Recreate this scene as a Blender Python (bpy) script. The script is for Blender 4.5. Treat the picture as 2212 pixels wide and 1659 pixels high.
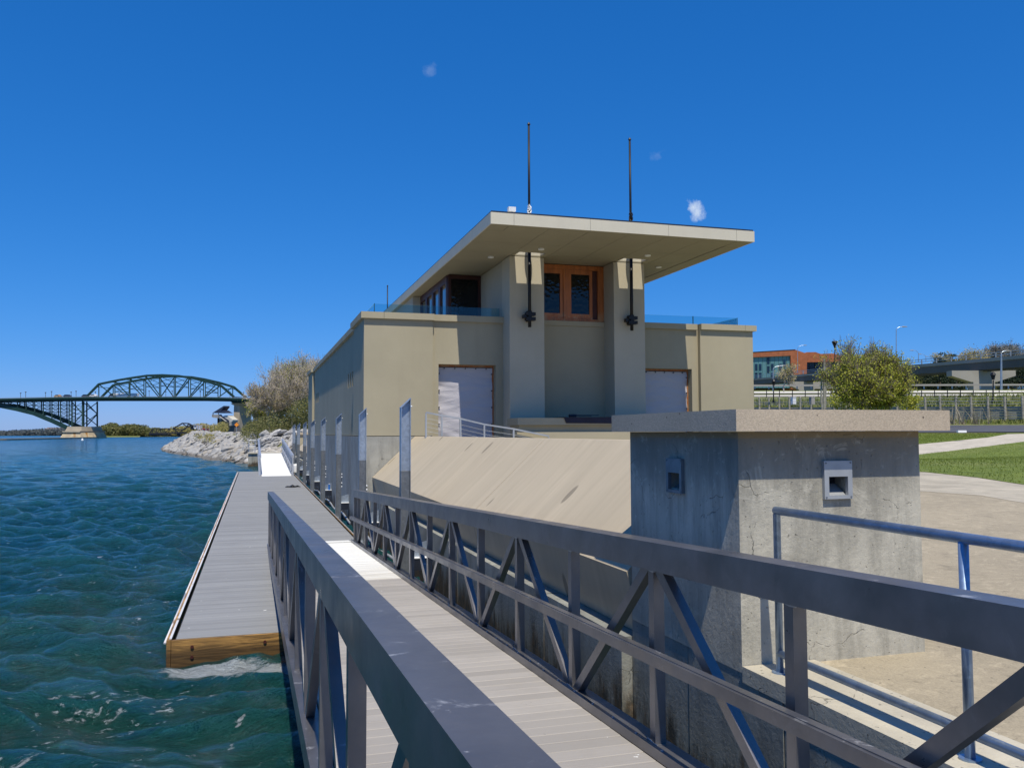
import bpy, bmesh, math, random
import numpy as np
from mathutils import Vector, Matrix, noise as mnoise
random.seed(7); rng = np.random.default_rng(7)
for o in list(bpy.data.objects): bpy.data.objects.remove(o)
S = bpy.context.scene
COL = S.collection

# ---------------------------------------------------------------- camera
F_PX, W_PX, H_PX = 1845.0, 2212.0, 1659.0          # focal length and picture size in the same unit
EYE = 2.45
pitch = math.atan(104.5 / F_PX); roll = math.radians(0.2)
yaw = math.atan(558 / (F_PX / math.cos(pitch)))
Fv = Vector((math.sin(yaw)*math.cos(pitch), math.cos(yaw)*math.cos(pitch), math.sin(pitch)))
R0 = Vector((math.cos(yaw), -math.sin(yaw), 0)); U0 = R0.cross(Fv)
Rv = math.cos(roll)*R0 - math.sin(roll)*U0
Uv = math.sin(roll)*R0 + math.cos(roll)*U0
cam_d = bpy.data.cameras.new('camera'); cam = bpy.data.objects.new('camera', cam_d); COL.objects.link(cam)
M = Matrix((Rv, Uv, -Fv)).transposed().to_4x4(); M.translation = Vector((0, 0, EYE)); cam.matrix_world = M
cam_d.sensor_width = 36; cam_d.sensor_fit = 'HORIZONTAL'; cam_d.lens = 36*F_PX/W_PX
cam_d.clip_start = 0.05; cam_d.clip_end = 12000
S.camera = cam
S.render.resolution_x, S.render.resolution_y = 1024, 767

def at(px, py, v):
    """point seen at picture position px,py at depth v (metres along the view axis)"""
    d = Fv + Rv*((px-W_PX/2)/F_PX) + Uv*((H_PX/2-py)/F_PX)
    return Vector((0, 0, EYE)) + d*v

# ---------------------------------------------------------------- light and sky
SUN = Vector((0.065, 0.488, -1.0)).normalized()
elev = math.asin(-SUN.z); az = math.atan2(-SUN.x, -SUN.y)     # azimuth from +Y, clockwise
sd = bpy.data.lights.new('sun', 'SUN'); sd.energy = 5.0; sd.angle = math.radians(0.53); sd.color = (1.0, 0.925, 0.78)
so = bpy.data.objects.new('sun', sd); COL.objects.link(so)
so.rotation_euler = SUN.to_track_quat('-Z', 'Y').to_euler(); so.location = (-5, -10, 40)

wd = bpy.data.worlds.new('World'); S.world = wd; wd.use_nodes = True
nt = wd.node_tree; nt.nodes.clear()
def wn(t): return nt.nodes.new(t)
out = wn('ShaderNodeOutputWorld'); bg = wn('ShaderNodeBackground'); sky = wn('ShaderNodeTexSky')
sky.sky_type = 'NISHITA'; sky.sun_disc = False; sky.sun_elevation = elev; sky.sun_rotation = az
sky.altitude = 100; sky.air_density = 0.8; sky.dust_density = 0.25; sky.ozone_density = 4.5
hsv = wn('ShaderNodeHueSaturation'); hsv.inputs['Saturation'].default_value = 1.12; hsv.inputs['Value'].default_value = 1.0
bg.inputs['Strength'].default_value = 0.108
nt.links.new(sky.outputs[0], hsv.inputs['Color'])
sep = wn('ShaderNodeSeparateColor'); com = wn('ShaderNodeCombineColor'); nt.links.new(hsv.outputs[0], sep.inputs[0])
for i, (x0, y0, g_) in enumerate(((.065, .015, 1.3), (.150, .150, .71), (.342, .527, .61))):   # the camera's deep blue rendering of a clear sky
    m0 = wn('ShaderNodeMath'); m0.operation = 'MULTIPLY'; m0.inputs[1].default_value = .108/x0; nt.links.new(sep.outputs[i], m0.inputs[0])
    m1 = wn('ShaderNodeMath'); m1.operation = 'POWER'; m1.inputs[1].default_value = g_; nt.links.new(m0.outputs[0], m1.inputs[0])
    m2 = wn('ShaderNodeMath'); m2.operation = 'MULTIPLY'; m2.inputs[1].default_value = y0/.108; nt.links.new(m1.outputs[0], m2.inputs[0]); nt.links.new(m2.outputs[0], com.inputs[i])
# three small wisps of cloud, far up in the sky
tc = wn('ShaderNodeTexCoord'); nz = wn('ShaderNodeTexNoise'); nz.inputs['Scale'].default_value = 75; nz.inputs['Detail'].default_value = 8; nz.inputs['Roughness'].default_value = .62
nt.links.new(tc.outputs['Generated'], nz.inputs['Vector'])
prev = None
for (px, py, rad, amt, thr) in ((1497, 447, .012, .85, .36), (928, 150, .010, .14, .36), (1422, 336, .011, .10, .36), (1507, 460, .012, .8, .34)):
    d = (at(px, py, 1) - Vector((0, 0, EYE))).normalized()
    vd = wn('ShaderNodeVectorMath'); vd.operation = 'DISTANCE'; vd.inputs[1].default_value = d
    nt.links.new(tc.outputs['Generated'], vd.inputs[0])
    mr = wn('ShaderNodeMapRange'); mr.inputs['From Min'].default_value = 0; mr.inputs['From Max'].default_value = rad
    mr.inputs['To Min'].default_value = 1; mr.inputs['To Max'].default_value = 0; nt.links.new(vd.outputs['Value'], mr.inputs['Value'])
    ad = wn('ShaderNodeMath'); ad.operation = 'MULTIPLY_ADD'; ad.inputs[1].default_value = .34; nt.links.new(mr.outputs[0], ad.inputs[0]); nt.links.new(nz.outputs['Fac'], ad.inputs[2])
    m2 = wn('ShaderNodeMapRange'); m2.inputs['From Min'].default_value = thr+.2; m2.inputs['From Max'].default_value = thr+.5; m2.inputs['To Max'].default_value = amt
    nt.links.new(ad.outputs[0], m2.inputs['Value'])
    m3 = wn('ShaderNodeMath'); m3.operation = 'MULTIPLY'; nt.links.new(m2.outputs[0], m3.inputs[0])
    gt = wn('ShaderNodeMath'); gt.operation = 'MULTIPLY'; gt.use_clamp = True; gt.inputs[1].default_value = 4; nt.links.new(mr.outputs[0], gt.inputs[0]); nt.links.new(gt.outputs[0], m3.inputs[1])
    if prev:
        mx = wn('ShaderNodeMath'); mx.operation = 'MAXIMUM'; nt.links.new(prev.outputs[0], mx.inputs[0]); nt.links.new(m3.outputs[0], mx.inputs[1]); prev = mx
    else: prev = m3
mixc = wn('ShaderNodeMix'); mixc.data_type = 'RGBA'; mixc.inputs['B'].default_value = (6.2, 7.2, 8.6, 1)
nt.links.new(prev.outputs[0], mixc.inputs['Factor']); nt.links.new(com.outputs[0], mixc.inputs['A'])
nt.links.new(mixc.outputs['Result'], bg.inputs['Color']); nt.links.new(bg.outputs[0], out.inputs['Surface'])
S.view_settings.view_transform = 'Standard'; S.view_settings.look = 'None'; S.view_settings.gamma = 1
S.view_settings.exposure = 0.0; S.view_settings.use_curve_mapping = False
S.cycles.max_bounces = 8; S.cycles.transparent_max_bounces = 12

# ---------------------------------------------------------------- helpers
ORG = {}
def org(o): return ORG.get(o.name, Vector((0, 0, 0))) if o else Vector((0, 0, 0))
def thing(name, label, cat, loc=(0, 0, 0), group=None):
    o = bpy.data.objects.new(name, None); COL.objects.link(o); o.empty_display_size = .2
    o.location = loc; ORG[o.name] = Vector(loc); o['label'] = label; o['category'] = cat
    if group: o['group'] = group
    return o
def tag(o, label=None, cat=None, group=None, kind=None):
    if label: o['label'] = label
    if cat: o['category'] = cat
    if group: o['group'] = group
    if kind: o['kind'] = kind
    return o
def link(name, me, mat, parent=None, loc=None):
    o = bpy.data.objects.new(name, me); COL.objects.link(o)
    if mat is not None and len(me.materials) == 0:
        for m in (mat if isinstance(mat, (list, tuple)) else [mat]): me.materials.append(m)
    if parent: o.parent = parent; ORG[o.name] = org(parent)
    else: ORG[o.name] = Vector((0, 0, 0))
    if loc is not None: o.location = Vector(loc) - (org(parent) if parent else Vector((0, 0, 0)))
    return o
def obj(name, bm, mat, parent=None, bevel=0, smooth=False, label=None, kind=None, local=False):
    if bevel:
        bmesh.ops.bevel(bm, geom=[e for e in bm.edges if e.is_manifold and e.calc_face_angle(0) > .5], offset=bevel, segments=1, affect='EDGES', clamp_overlap=True)
    if parent and not local:
        bmesh.ops.translate(bm, verts=bm.verts, vec=-org(parent))
    bmesh.ops.recalc_face_normals(bm, faces=bm.faces)
    me = bpy.data.meshes.new(name); bm.to_mesh(me); bm.free()
    if smooth:
        for p in me.polygons: p.use_smooth = True
    o = link(name, me, mat, parent)
    if label: o['label'] = label
    if kind: o['kind'] = kind
    return o
def nb(): return bmesh.new()
def box(bm, x0, x1, y0, y1, z0, z1, mi=0):
    v = [bm.verts.new(p) for p in ((x0,y0,z0),(x1,y0,z0),(x1,y1,z0),(x0,y1,z0),(x0,y0,z1),(x1,y0,z1),(x1,y1,z1),(x0,y1,z1))]
    for f in ((3,2,1,0),(4,5,6,7),(0,1,5,4),(1,2,6,5),(2,3,7,6),(3,0,4,7)):
        bm.faces.new([v[i] for i in f]).material_index = mi
    return bm
def B(*a): return box(nb(), *a)
def prism(bm, pts, off, mi=0):
    """closed solid: polygon pts swept by vector off"""
    off = Vector(off); a = [bm.verts.new(Vector(p)) for p in pts]; b = [bm.verts.new(Vector(p)+off) for p in pts]
    n = len(a); bm.faces.new(a[::-1]).material_index = mi; bm.faces.new(b).material_index = mi
    for i in range(n): bm.faces.new((a[i], a[(i+1) % n], b[(i+1) % n], b[i])).material_index = mi
    return bm
def bar(bm, a, b, w, h, up=(0, 0, 1)):
    a = Vector(a); b = Vector(b); d = (b-a).normalized(); up = Vector(up)
    if abs(d.dot(up)) > .999: up = Vector((0, 1, 0))
    s = d.cross(up).normalized()*(w/2); u = s.cross(d).normalized()*(h/2)
    v = [bm.verts.new(p) for p in (a-s-u, a+s-u, a+s+u, a-s+u, b-s-u, b+s-u, b+s+u, b-s+u)]
    for f in ((3,2,1,0),(4,5,6,7),(0,1,5,4),(1,2,6,5),(2,3,7,6),(3,0,4,7)): bm.faces.new([v[i] for i in f])
    return bm
def tube(bm, pts, r, n=8, r2=None, cap=True):
    pts = [Vector(p) for p in pts]; rings = []
    for i, p in enumerate(pts):
        d = (pts[min(i+1, len(pts)-1)] - pts[max(i-1, 0)]).normalized()
        ref = Vector((0, 0, 1)) if abs(d.z) < .9 else Vector((1, 0, 0))
        s = d.cross(ref).normalized(); t = s.cross(d)
        rr = r if r2 is None else r + (r2-r)*i/(len(pts)-1)
        rings.append([bm.verts.new(p + (s*math.cos(2*math.pi*k/n) + t*math.sin(2*math.pi*k/n))*rr) for k in range(n)])
    for i in range(len(rings)-1):
        for k in range(n): bm.faces.new((rings[i][k], rings[i][(k+1) % n], rings[i+1][(k+1) % n], rings[i+1][k]))
    if cap: bm.faces.new(rings[0][::-1]); bm.faces.new(rings[-1])
    return bm
def plate(bm, x0, x1, y0, y1, z0, z1, holes=()):
    """horizontal slab with rectangular holes (x0,x1,y0,y1)"""
    xs = sorted({x0, x1} | {c for h in holes for c in h[:2] if x0 < c < x1}); ys = sorted({y0, y1} | {c for h in holes for c in h[2:] if y0 < c < y1})
    for i in range(len(xs)-1):
        for j in range(len(ys)-1):
            cx, cy = (xs[i]+xs[i+1])/2, (ys[j]+ys[j+1])/2
            if any(h[0] < cx < h[1] and h[2] < cy < h[3] for h in holes): continue
            box(bm, xs[i], xs[i+1], ys[j], ys[j+1], z0, z1)
    return bm
def holed(bm, mp, a0, a1, z0, z1, holes, d):
    """wall face in (a,z) mapped by mp(a, depth, z) with reveals of depth d around the holes"""
    As = sorted({a0, a1} | {c for h in holes for c in h[:2]}); Zs = sorted({z0, z1} | {c for h in holes for c in h[2:]})
    def q(pts): bm.faces.new([bm.verts.new(mp(*p)) for p in pts])
    for i in range(len(As)-1):
        for j in range(len(Zs)-1):
            ca, cz = (As[i]+As[i+1])/2, (Zs[j]+Zs[j+1])/2
            if any(h[0] < ca < h[1] and h[2] < cz < h[3] for h in holes): continue
            q([(As[i],0,Zs[j]),(As[i+1],0,Zs[j]),(As[i+1],0,Zs[j+1]),(As[i],0,Zs[j+1])])
    for h in holes:
        l, r, b, t = h
        q([(l,0,b),(l,0,t),(l,d,t),(l,d,b)]); q([(r,0,b),(r,d,b),(r,d,t),(r,0,t)])
        q([(l,0,t),(r,0,t),(r,d,t),(l,d,t)]); q([(l,0,b),(l,d,b),(r,d,b),(r,0,b)])
    return bm
def copy_tree(o, parent=None):
    c = o.copy(); COL.objects.link(c); ORG[c.name] = org(o)
    if parent: c.parent = parent
    for ch in list(o.children): copy_tree(ch, c)
    return c
def np_mesh(name, V, Fq, mats, parent=None, smooth=False, mat_idx=None):
    V = np.asarray(V, dtype=np.float64); Fq = np.asarray(Fq, dtype=np.int32); k = Fq.shape[1]
    me = bpy.data.meshes.new(name); me.vertices.add(len(V)); me.vertices.foreach_set('co', V.ravel())
    me.loops.add(Fq.size); me.loops.foreach_set('vertex_index', Fq.ravel())
    me.polygons.add(len(Fq)); me.polygons.foreach_set('loop_start', np.arange(0, Fq.size, k, dtype=np.int32))
    try: me.polygons.foreach_set('loop_total', np.full(len(Fq), k, dtype=np.int32))
    except Exception: pass
    for m in (mats if isinstance(mats, (list, tuple)) else [mats]): me.materials.append(m)
    if mat_idx is not None: me.polygons.foreach_set('material_index', np.asarray(mat_idx, dtype=np.int32))
    if smooth: me.polygons.foreach_set('use_smooth', np.ones(len(Fq), dtype=bool))
    me.update(calc_edges=True)
    return link(name, me, None, parent)

# ---------------------------------------------------------------- materials
class NT:
    def __init__(s, name):
        s.m = bpy.data.materials.new(name); s.m.use_nodes = True; s.t = s.m.node_tree; s.t.nodes.clear()
        s.out = s.n('ShaderNodeOutputMaterial'); s.b = s.n('ShaderNodeBsdfPrincipled'); s.l(s.b.outputs[0], s.out.inputs[0])
        s.geo = s.n('ShaderNodeNewGeometry'); s.info = None
    def n(s, t, **k):
        x = s.t.nodes.new(t)
        for a, b in k.items(): setattr(x, a, b)
        return x
    def l(s, a, b): s.t.links.new(a, b)
    def pos(s, scale=(1, 1, 1), rot=(0, 0, 0), src=None):
        mp = s.n('ShaderNodeMapping'); mp.inputs['Scale'].default_value = scale; mp.inputs['Rotation'].default_value = rot
        s.l(src or s.geo.outputs['Position'], mp.inputs['Vector']); return mp.outputs[0]
    def noise(s, scale, detail=4, rough=.55, vec=None, dist=0):
        x = s.n('ShaderNodeTexNoise'); x.inputs['Scale'].default_value = scale; x.inputs['Detail'].default_value = detail
        x.inputs['Roughness'].default_value = rough; x.inputs['Distortion'].default_value = dist
        s.l(vec or s.geo.outputs['Position'], x.inputs['Vector']); return x.outputs['Fac']
    def rng(s, v, a, b, c=0, d=1, smooth=False):
        x = s.n('ShaderNodeMapRange'); x.inputs['From Min'].default_value = a; x.inputs['From Max'].default_value = b
        x.inputs['To Min'].default_value = c; x.inputs['To Max'].default_value = d
        if smooth: x.interpolation_type = 'SMOOTHSTEP'
        s.l(v, x.inputs['Value']); return x.outputs[0]
    def mix(s, f, a, b, mode='MIX'):
        x = s.n('ShaderNodeMix'); x.data_type = 'RGBA'; x.blend_type = mode
        for sock, v in (('Factor', f), ('A', a), ('B', b)):
            if hasattr(v, 'links'): s.l(v, x.inputs[sock])
            elif sock == 'Factor': x.inputs[0].default_value = v
            else: x.inputs[sock].default_value = (*v, 1) if len(v) == 3 else v
        return x.outputs['Result']
    def math(s, op, a, b=0.0, clamp=False):
        x = s.n('ShaderNodeMath'); x.operation = op; x.use_clamp = clamp
        for i, v in enumerate((a, b)):
            if hasattr(v, 'links'): s.l(v, x.inputs[i])
            else: x.inputs[i].default_value = v
        return x.outputs[0]
    def z(s):
        x = s.n('ShaderNodeSeparateXYZ'); s.l(s.geo.outputs['Position'], x.inputs[0]); return x.outputs
    def bump(s, h, dist=.01, strength=1, prev=None):
        x = s.n('ShaderNodeBump'); x.inputs['Distance'].default_value = dist; x.inputs['Strength'].default_value = strength
        s.l(h, x.inputs['Height'])
        if prev: s.l(prev, x.inputs['Normal'])
        return x.outputs[0]
    def set(s, base=None, rough=None, metal=None, normal=None, **k):
        for nm, v in (('Base Color', base), ('Roughness', rough), ('Metallic', metal), ('Normal', normal)):
            if v is None: continue
            if hasattr(v, 'links'): s.l(v, s.b.inputs[nm])
            else: s.b.inputs[nm].default_value = (*v, 1) if nm == 'Base Color' else v
        for a, v in k.items(): s.b.inputs[a.replace('_', ' ')].default_value = v
        return s.m
    def rand(s):
        x = s.n('ShaderNodeObjectInfo'); return x.outputs['Random']

def simple(name, c, rough=.6, metal=0, var=.18, scale=3, bump=0, bscale=60, bdist=.003, randv=0, **k):
    n = NT(name); dark = tuple(v*(1-var) for v in c); lite = tuple(min(1, v*(1+var)) for v in c)
    col = n.mix(n.rng(n.noise(scale, 6, .6), .3, .7), dark, lite)
    if randv:
        col = n.mix(n.rng(n.rand(), 0, 1, 0, 1), col, n.mix(1.0, col, (1-randv,)*3, 'MULTIPLY'))
    nm = n.bump(n.noise(bscale, 3), bdist, 1) if bump else None
    return n.set(col, rough, metal, nm, **k)

def stucco(name, base, grain=1.0):
    n = NT(name); a = tuple(v*.9 for v in base); b = tuple(v*1.08 for v in base)
    col = n.mix(n.rng(n.noise(.55, 5, .6), .3, .72), a, b)
    st = n.rng(n.noise(1.0, 6, .65, n.pos((2.2, 2.2, .22))), .52, .8)
    col = n.mix(n.math('MULTIPLY', st, .28), col, tuple(v*.72 for v in base))
    col = n.mix(n.rng(n.noise(90, 2), .3, .7, 0, .25), col, tuple(v*.8 for v in base))
    nm = n.bump(n.noise(70, 4, .7), .004*grain, .9)
    return n.set(col, .9, 0, nm)

def old_concrete(name, base, stain_z=None, rust=(0.09, 0.05, 0.018), strength=1.0, coarse=1.0, band=None):
    n = NT(name)
    col = n.mix(n.rng(n.noise(1.3, 8, .62, None, .4), .32, .7), tuple(v*.74 for v in base), tuple(min(1, v*1.18) for v in base))
    st = n.rng(n.noise(4.2, 8, .72, n.pos((1, 1, .13))), .47, .66)           # rain streaks
    col = n.mix(n.math('MULTIPLY', st, min(1, .55*strength)), col, tuple(v*.42 for v in base))
    st2 = n.rng(n.noise(4.5, 6, .7, n.pos((1, 1, .2), (0, 0, .6))), .56, .7)
    col = n.mix(n.math('MULTIPLY', st2, .35*strength), col, tuple(min(1, v*1.45) for v in base))
    cells = n.n('ShaderNodeTexVoronoi'); cells.feature = 'DISTANCE_TO_EDGE'; cells.inputs['Scale'].default_value = 2.3
    wob = n.n('ShaderNodeVectorMath'); wob.operation = 'ADD'; nn = n.n('ShaderNodeTexNoise'); nn.inputs['Scale'].default_value = 5; nn.inputs['Detail'].default_value = 6
    n.l(n.geo.outputs['Position'], nn.inputs['Vector']); n.l(n.geo.outputs['Position'], wob.inputs[0]); sc_ = n.n('ShaderNodeVectorMath'); sc_.operation = 'SCALE'; sc_.inputs['Scale'].default_value = .22; n.l(nn.outputs['Color'], sc_.inputs[0]); n.l(sc_.outputs[0], wob.inputs[1]); n.l(wob.outputs[0], cells.inputs['Vector'])
    crack = n.rng(cells.outputs['Distance'], 0, .007, 1, 0)
    gate = n.rng(n.noise(2.6, 4, .7), .54, .6)
    ck = n.math('MULTIPLY', crack, gate)
    col = n.mix(n.math('MULTIPLY', ck, .75), col, tuple(v*.25 for v in base))
    pit = n.rng(n.noise(38, 2, .5), .69, .73)
    col = n.mix(n.math('MULTIPLY', pit, .6), col, tuple(v*.3 for v in base))
    if stain_z is not None:
        zz = n.z()[2]; wz = n.math('ADD', zz, n.rng(n.noise(3.5, 6, .7, n.pos((1, 1, .3))), .3, .7, -.32, .32))
        f = n.rng(wz, stain_z-.18, stain_z+.18, 1, 0, True)
        sc = n.mix(n.rng(n.noise(9, 4), .4, .6), rust, (0.02, 0.018, 0.012))
        col = n.mix(n.math('MULTIPLY', f, .92), col, sc)
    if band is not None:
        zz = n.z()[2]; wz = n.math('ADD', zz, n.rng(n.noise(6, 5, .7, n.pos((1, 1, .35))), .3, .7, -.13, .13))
        col = n.mix(n.math('MULTIPLY', n.rng(wz, band-.50, band-.08, 0, 1, True), .72), col, tuple(v*.35 for v in base))  # cap shadow deepened in the colour, over dark streak stains
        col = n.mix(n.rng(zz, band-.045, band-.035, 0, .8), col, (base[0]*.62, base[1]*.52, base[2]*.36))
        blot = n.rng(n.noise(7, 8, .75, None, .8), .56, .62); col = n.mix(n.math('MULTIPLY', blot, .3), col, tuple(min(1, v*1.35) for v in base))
    h = n.math('SUBTRACT', n.noise(26, 6, .7), n.math('MULTIPLY', n.math('MAXIMUM', ck, pit), .8))
    return n.set(col, .88, 0, n.bump(h, .006*coarse, 1))

def aggregate(name, base, worn=False):
    n = NT(name)
    col = n.mix(n.rng(n.noise(.6, 6, .65, None, .5), .35, .68), tuple(v*.78 for v in base), tuple(v*1.15 for v in base))
    vor = n.n('ShaderNodeTexVoronoi'); vor.inputs['Scale'].default_value = 120; n.l(n.geo.outputs['Position'], vor.inputs['Vector'])
    peb = n.mix(n.rng(vor.outputs['Color'], 0, 1), tuple(v*.68 for v in base), tuple(min(1, v*1.25) for v in base))
    col = n.mix(.5, col, peb)
    col = n.mix(n.rng(n.noise(2.2, 6, .7), .58, .7, 0, .5), col, tuple(v*.5 for v in base))
    if worn:
        col = n.mix(n.rng(n.noise(9, 8, .78, None, .6), .54, .64, 0, .6), col, tuple(v*.5 for v in base))
        col = n.mix(n.rng(n.noise(5, 8, .75, None, 1.0), .52, .66, 0, .55), col, tuple(min(1, v*1.6) for v in base))
    pitv = n.n('ShaderNodeTexVoronoi'); pitv.inputs['Scale'].default_value = 9; n.l(n.geo.outputs['Position'], pitv.inputs['Vector']); pt = n.rng(pitv.outputs['Distance'], .05, .07, .85, 0); col = n.mix(pt, col, tuple(v*.12 for v in base))
    h = n.math('ADD', n.math('MULTIPLY', n.rng(vor.outputs['Distance'], 0, .6, 1, 0), .35), n.noise(18, 6, .75))
    return n.set(col, .92, 0, n.bump(h, .0022, 1))

def metal(name, c, rough=.38, met=.85, spang=0, dirt=.35, streak=True):
    n = NT(name)
    col = n.mix(n.rng(n.noise(2.5, 6, .65), .3, .7), tuple(v*.8 for v in c), tuple(min(1, v*1.15) for v in c))
    if spang:
        vor = n.n('ShaderNodeTexVoronoi'); vor.inputs['Scale'].default_value = spang; n.l(n.geo.outputs['Position'], vor.inputs['Vector'])
        col = n.mix(.45, col, n.mix(n.rng(vor.outputs['Color'], .1, .9), tuple(v*.72 for v in c), tuple(min(1, v*1.25) for v in c)))
    up = n.n('ShaderNodeSeparateXYZ'); n.l(n.geo.outputs['Normal'], up.inputs[0]); upz = n.rng(up.outputs[2], .6, .9, .12, 1)
    spl = n.math('MAXIMUM', n.rng(n.noise(6, 7, .72, None, .6), .60, .67), n.rng(n.noise(22, 5, .7), .66, .72)); spl = n.math('MULTIPLY', spl, upz)
    col = n.mix(n.math('MULTIPLY', spl, .45), col, (.62, .63, .64))
    rr = n.rng(n.noise(3.3, 6, .7), .3, .7, rough-.09, rough+.14)
    mm = n.math('SUBTRACT', met, n.math('MULTIPLY', spl, dirt))
    return n.set(col, rr, mm, n.bump(n.noise(7, 3, .5), .002, .5))

M_ = {}
M_['stucco'] = stucco('beige_stucco', (.392, .348, .242))
M_['stucco_pale'] = stucco('pale_stucco', (.42, .385, .30))
M_['stucco_col'] = stucco('column_stucco', (.50, .45, .34))
M_['fascia'] = stucco('pale_fascia', (.60, .56, .45), .5)
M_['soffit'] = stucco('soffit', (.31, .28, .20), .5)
M_['lowwall'] = old_concrete('lower_wall_concrete', (.34, .335, .30), .35, strength=.9)
M_['quay'] = old_concrete('quay_concrete', (.27, .275, .25), .38)
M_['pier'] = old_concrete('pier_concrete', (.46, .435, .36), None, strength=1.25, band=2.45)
M_['cap'] = aggregate('precast_cap', (.47, .39, .29))
M_['curb'] = old_concrete('curb_concrete', (.47, .43, .34), None, strength=.3)
M_['plaza'] = aggregate('exposed_aggregate', (.34, .29, .205), True)
M_['band'] = old_concrete('smooth_band', (.43, .385, .30), None, strength=.3)
def apron_mat():
    n = NT('sloped_slab'); b = (.475, .40, .285)
    v = n.pos((.5, 5.5, .5))                                # streaks run down the slope
    col = n.mix(n.rng(n.noise(1.0, 6, .65, v), .35, .7), tuple(x*.9 for x in b), tuple(x*1.05 for x in b))
    col = n.mix(n.rng(n.noise(.8, 5), .5, .75, 0, .5), col, tuple(x*.82 for x in b))
    vor = n.n('ShaderNodeTexVoronoi'); vor.inputs['Scale'].default_value = 1.0; n.l(n.pos((.85, 1.9, .85)), vor.inputs['Vector'])
    spot = n.rng(vor.outputs['Distance'], .10, .125, 1, 0); pick = n.rng(n.math('FRACT', n.math('MULTIPLY', vor.outputs['Color'], 7.3)), .35, .36)
    col = n.mix(n.math('MULTIPLY', n.math('MULTIPLY', spot, pick), .7), col, tuple(x*.33 for x in b))
    return n.set(col, .9, 0, n.bump(n.noise(60, 4, .7), .003, .8))
M_['apron'] = apron_mat()
M_['alu'] = metal('weathered_aluminium', (.21, .205, .21), .34, .68)
M_['alu_bright'] = metal('bright_aluminium', (.6, .62, .65), .4, .7)
M_['galv'] = metal('galvanised_steel', (.36, .42, .50), .42, .6, spang=22)
M_['galv_dark'] = metal('wet_galvanised_steel', (.19, .21, .235), .45, .5, spang=22)
M_['pipe'] = metal('galvanised_pipe', (.27, .37, .52), .34, .7, spang=30)
M_['steel_pale'] = metal('painted_rail', (.42, .44, .46), .45, .4)
M_['black'] = simple('black_iron', (.012, .012, .014), .5, .3, .3)
M_['navy'] = simple('navy_tarp', (.012, .012, .03), .75, 0, .3)
M_['dark_steel'] = simple('dark_flashing', (.035, .042, .06), .5, .6)
M_['white'] = simple('white_paint', (.78, .79, .8), .5, 0, .06)
M_['green_steel'] = simple('green_bridge_steel', (.010, .040, .030), .6, 0, .25, .2)
M_['dark_bridge'] = simple('old_bridge_iron', (.02, .022, .028), .7, 0, .2, .2)
def board_mat(name, c, joint=.14):
    n = NT(name)
    r = n.rand(); col = n.mix(r, tuple(v*.84 for v in c), tuple(v*1.1 for v in c))
    g = n.noise(1.0, 5, .6, n.pos((1.2, 60, 1)))
    col = n.mix(n.rng(g, .35, .7, 0, .35), col, tuple(v*.75 for v in c))
    col = n.mix(n.rng(n.noise(1.7, 6, .65), .5, .75, 0, .45), col, tuple(v*.72 for v in c))
    col = n.mix(n.rng(n.noise(34, 2), .74, .76, 0, .5), col, tuple(v*.3 for v in c))
    col = n.mix(n.rng(n.noise(9, 3, .6), .735, .75), col, (.7, .7, .68))
    return n.set(col, .72, 0, n.bump(g, .002, .8))
M_['deck'] = board_mat('composite_deck', (.36, .335, .305))
M_['dock'] = board_mat('grey_dock_boards', (.245, .25, .255))
def edge_mat():
    n = NT('chipped_white_edge'); v = n.pos((2, 2.2, 2))
    return n.set(n.mix(n.rng(n.noise(1, 5, .7, v), .57, .63), (.60, .60, .62), (.26, .20, .15)), .6)
M_['edge'] = edge_mat()
def ramp_mat():
    n = NT('white_ramp_deck'); b = (.80, .80, .77)
    g = n.noise(1.0, 5, .6, n.pos((1.0, 26, 1)))
    y = n.z()[1]
    tan_fade = n.math('MULTIPLY', n.rng(y, 11.3, 14.5, 1, 0, True), n.rng(n.noise(3, 5, .6, n.pos((.5, 2.5, 1))), .2, .75))  # white deck colour turns tan towards the grey boards
    col = n.mix(n.rng(g, .4, .75, 0, .16), b, (.62, .58, .48))
    col = n.mix(n.math('MULTIPLY', tan_fade, .85), col, (.48, .43, .33))
    return n.set(col, .5, 0, n.bump(g, .001, .5))
M_['ramp'] = ramp_mat()
def timber(name, c, wet=None):
    n = NT(name)
    g = n.noise(1.0, 7, .65, n.pos((1.5, 1.5, 22)), 1.6)
    col = n.mix(n.rng(g, .38, .62), tuple(v*.32 for v in c), tuple(min(1, v*1.25) for v in c))
    col = n.mix(n.rng(n.noise(2.2, 4), .5, .7, 0, .5), col, tuple(v*.45 for v in c))
    if wet: col = n.mix(n.rng(n.z()[2], wet-.03, wet+.06, .8, 0), col, (.03, .016, .004))
    return n.set(col, .62, 0, n.bump(g, .004, .8))
M_['timber'] = timber('wet_yellow_timber', (.42, .23, .065), .07)
M_['greywood'] = timber('weathered_grey_timber', (.40, .375, .30))
def redwood():
    n = NT('varnished_cedar'); c = (.36, .115, .028)
    g = n.noise(1.0, 6, .6, n.pos((14, 14, 1.4)), .5)
    col = n.mix(n.rng(g, .3, .7), tuple(v*.7 for v in c), tuple(v*1.35 for v in c))
    zz = n.z()[2]; f = n.math('MULTIPLY', n.rng(zz, 5.45, 5.62, 1, 0), n.rng(n.noise(5, 5, .7), .47, .6))
    col = n.mix(n.math('MULTIPLY', f, .75), col, (.38, .24, .13))
    return n.set(col, .42, 0, n.bump(g, .001, .5))
M_['cedar'] = redwood()
M_['cedar_dark'] = simple('dark_cedar', (.055, .013, .008), .5, 0, .3, 6)
M_['interior'] = simple('dark_interior', (.01, .009, .009), .9)
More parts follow.
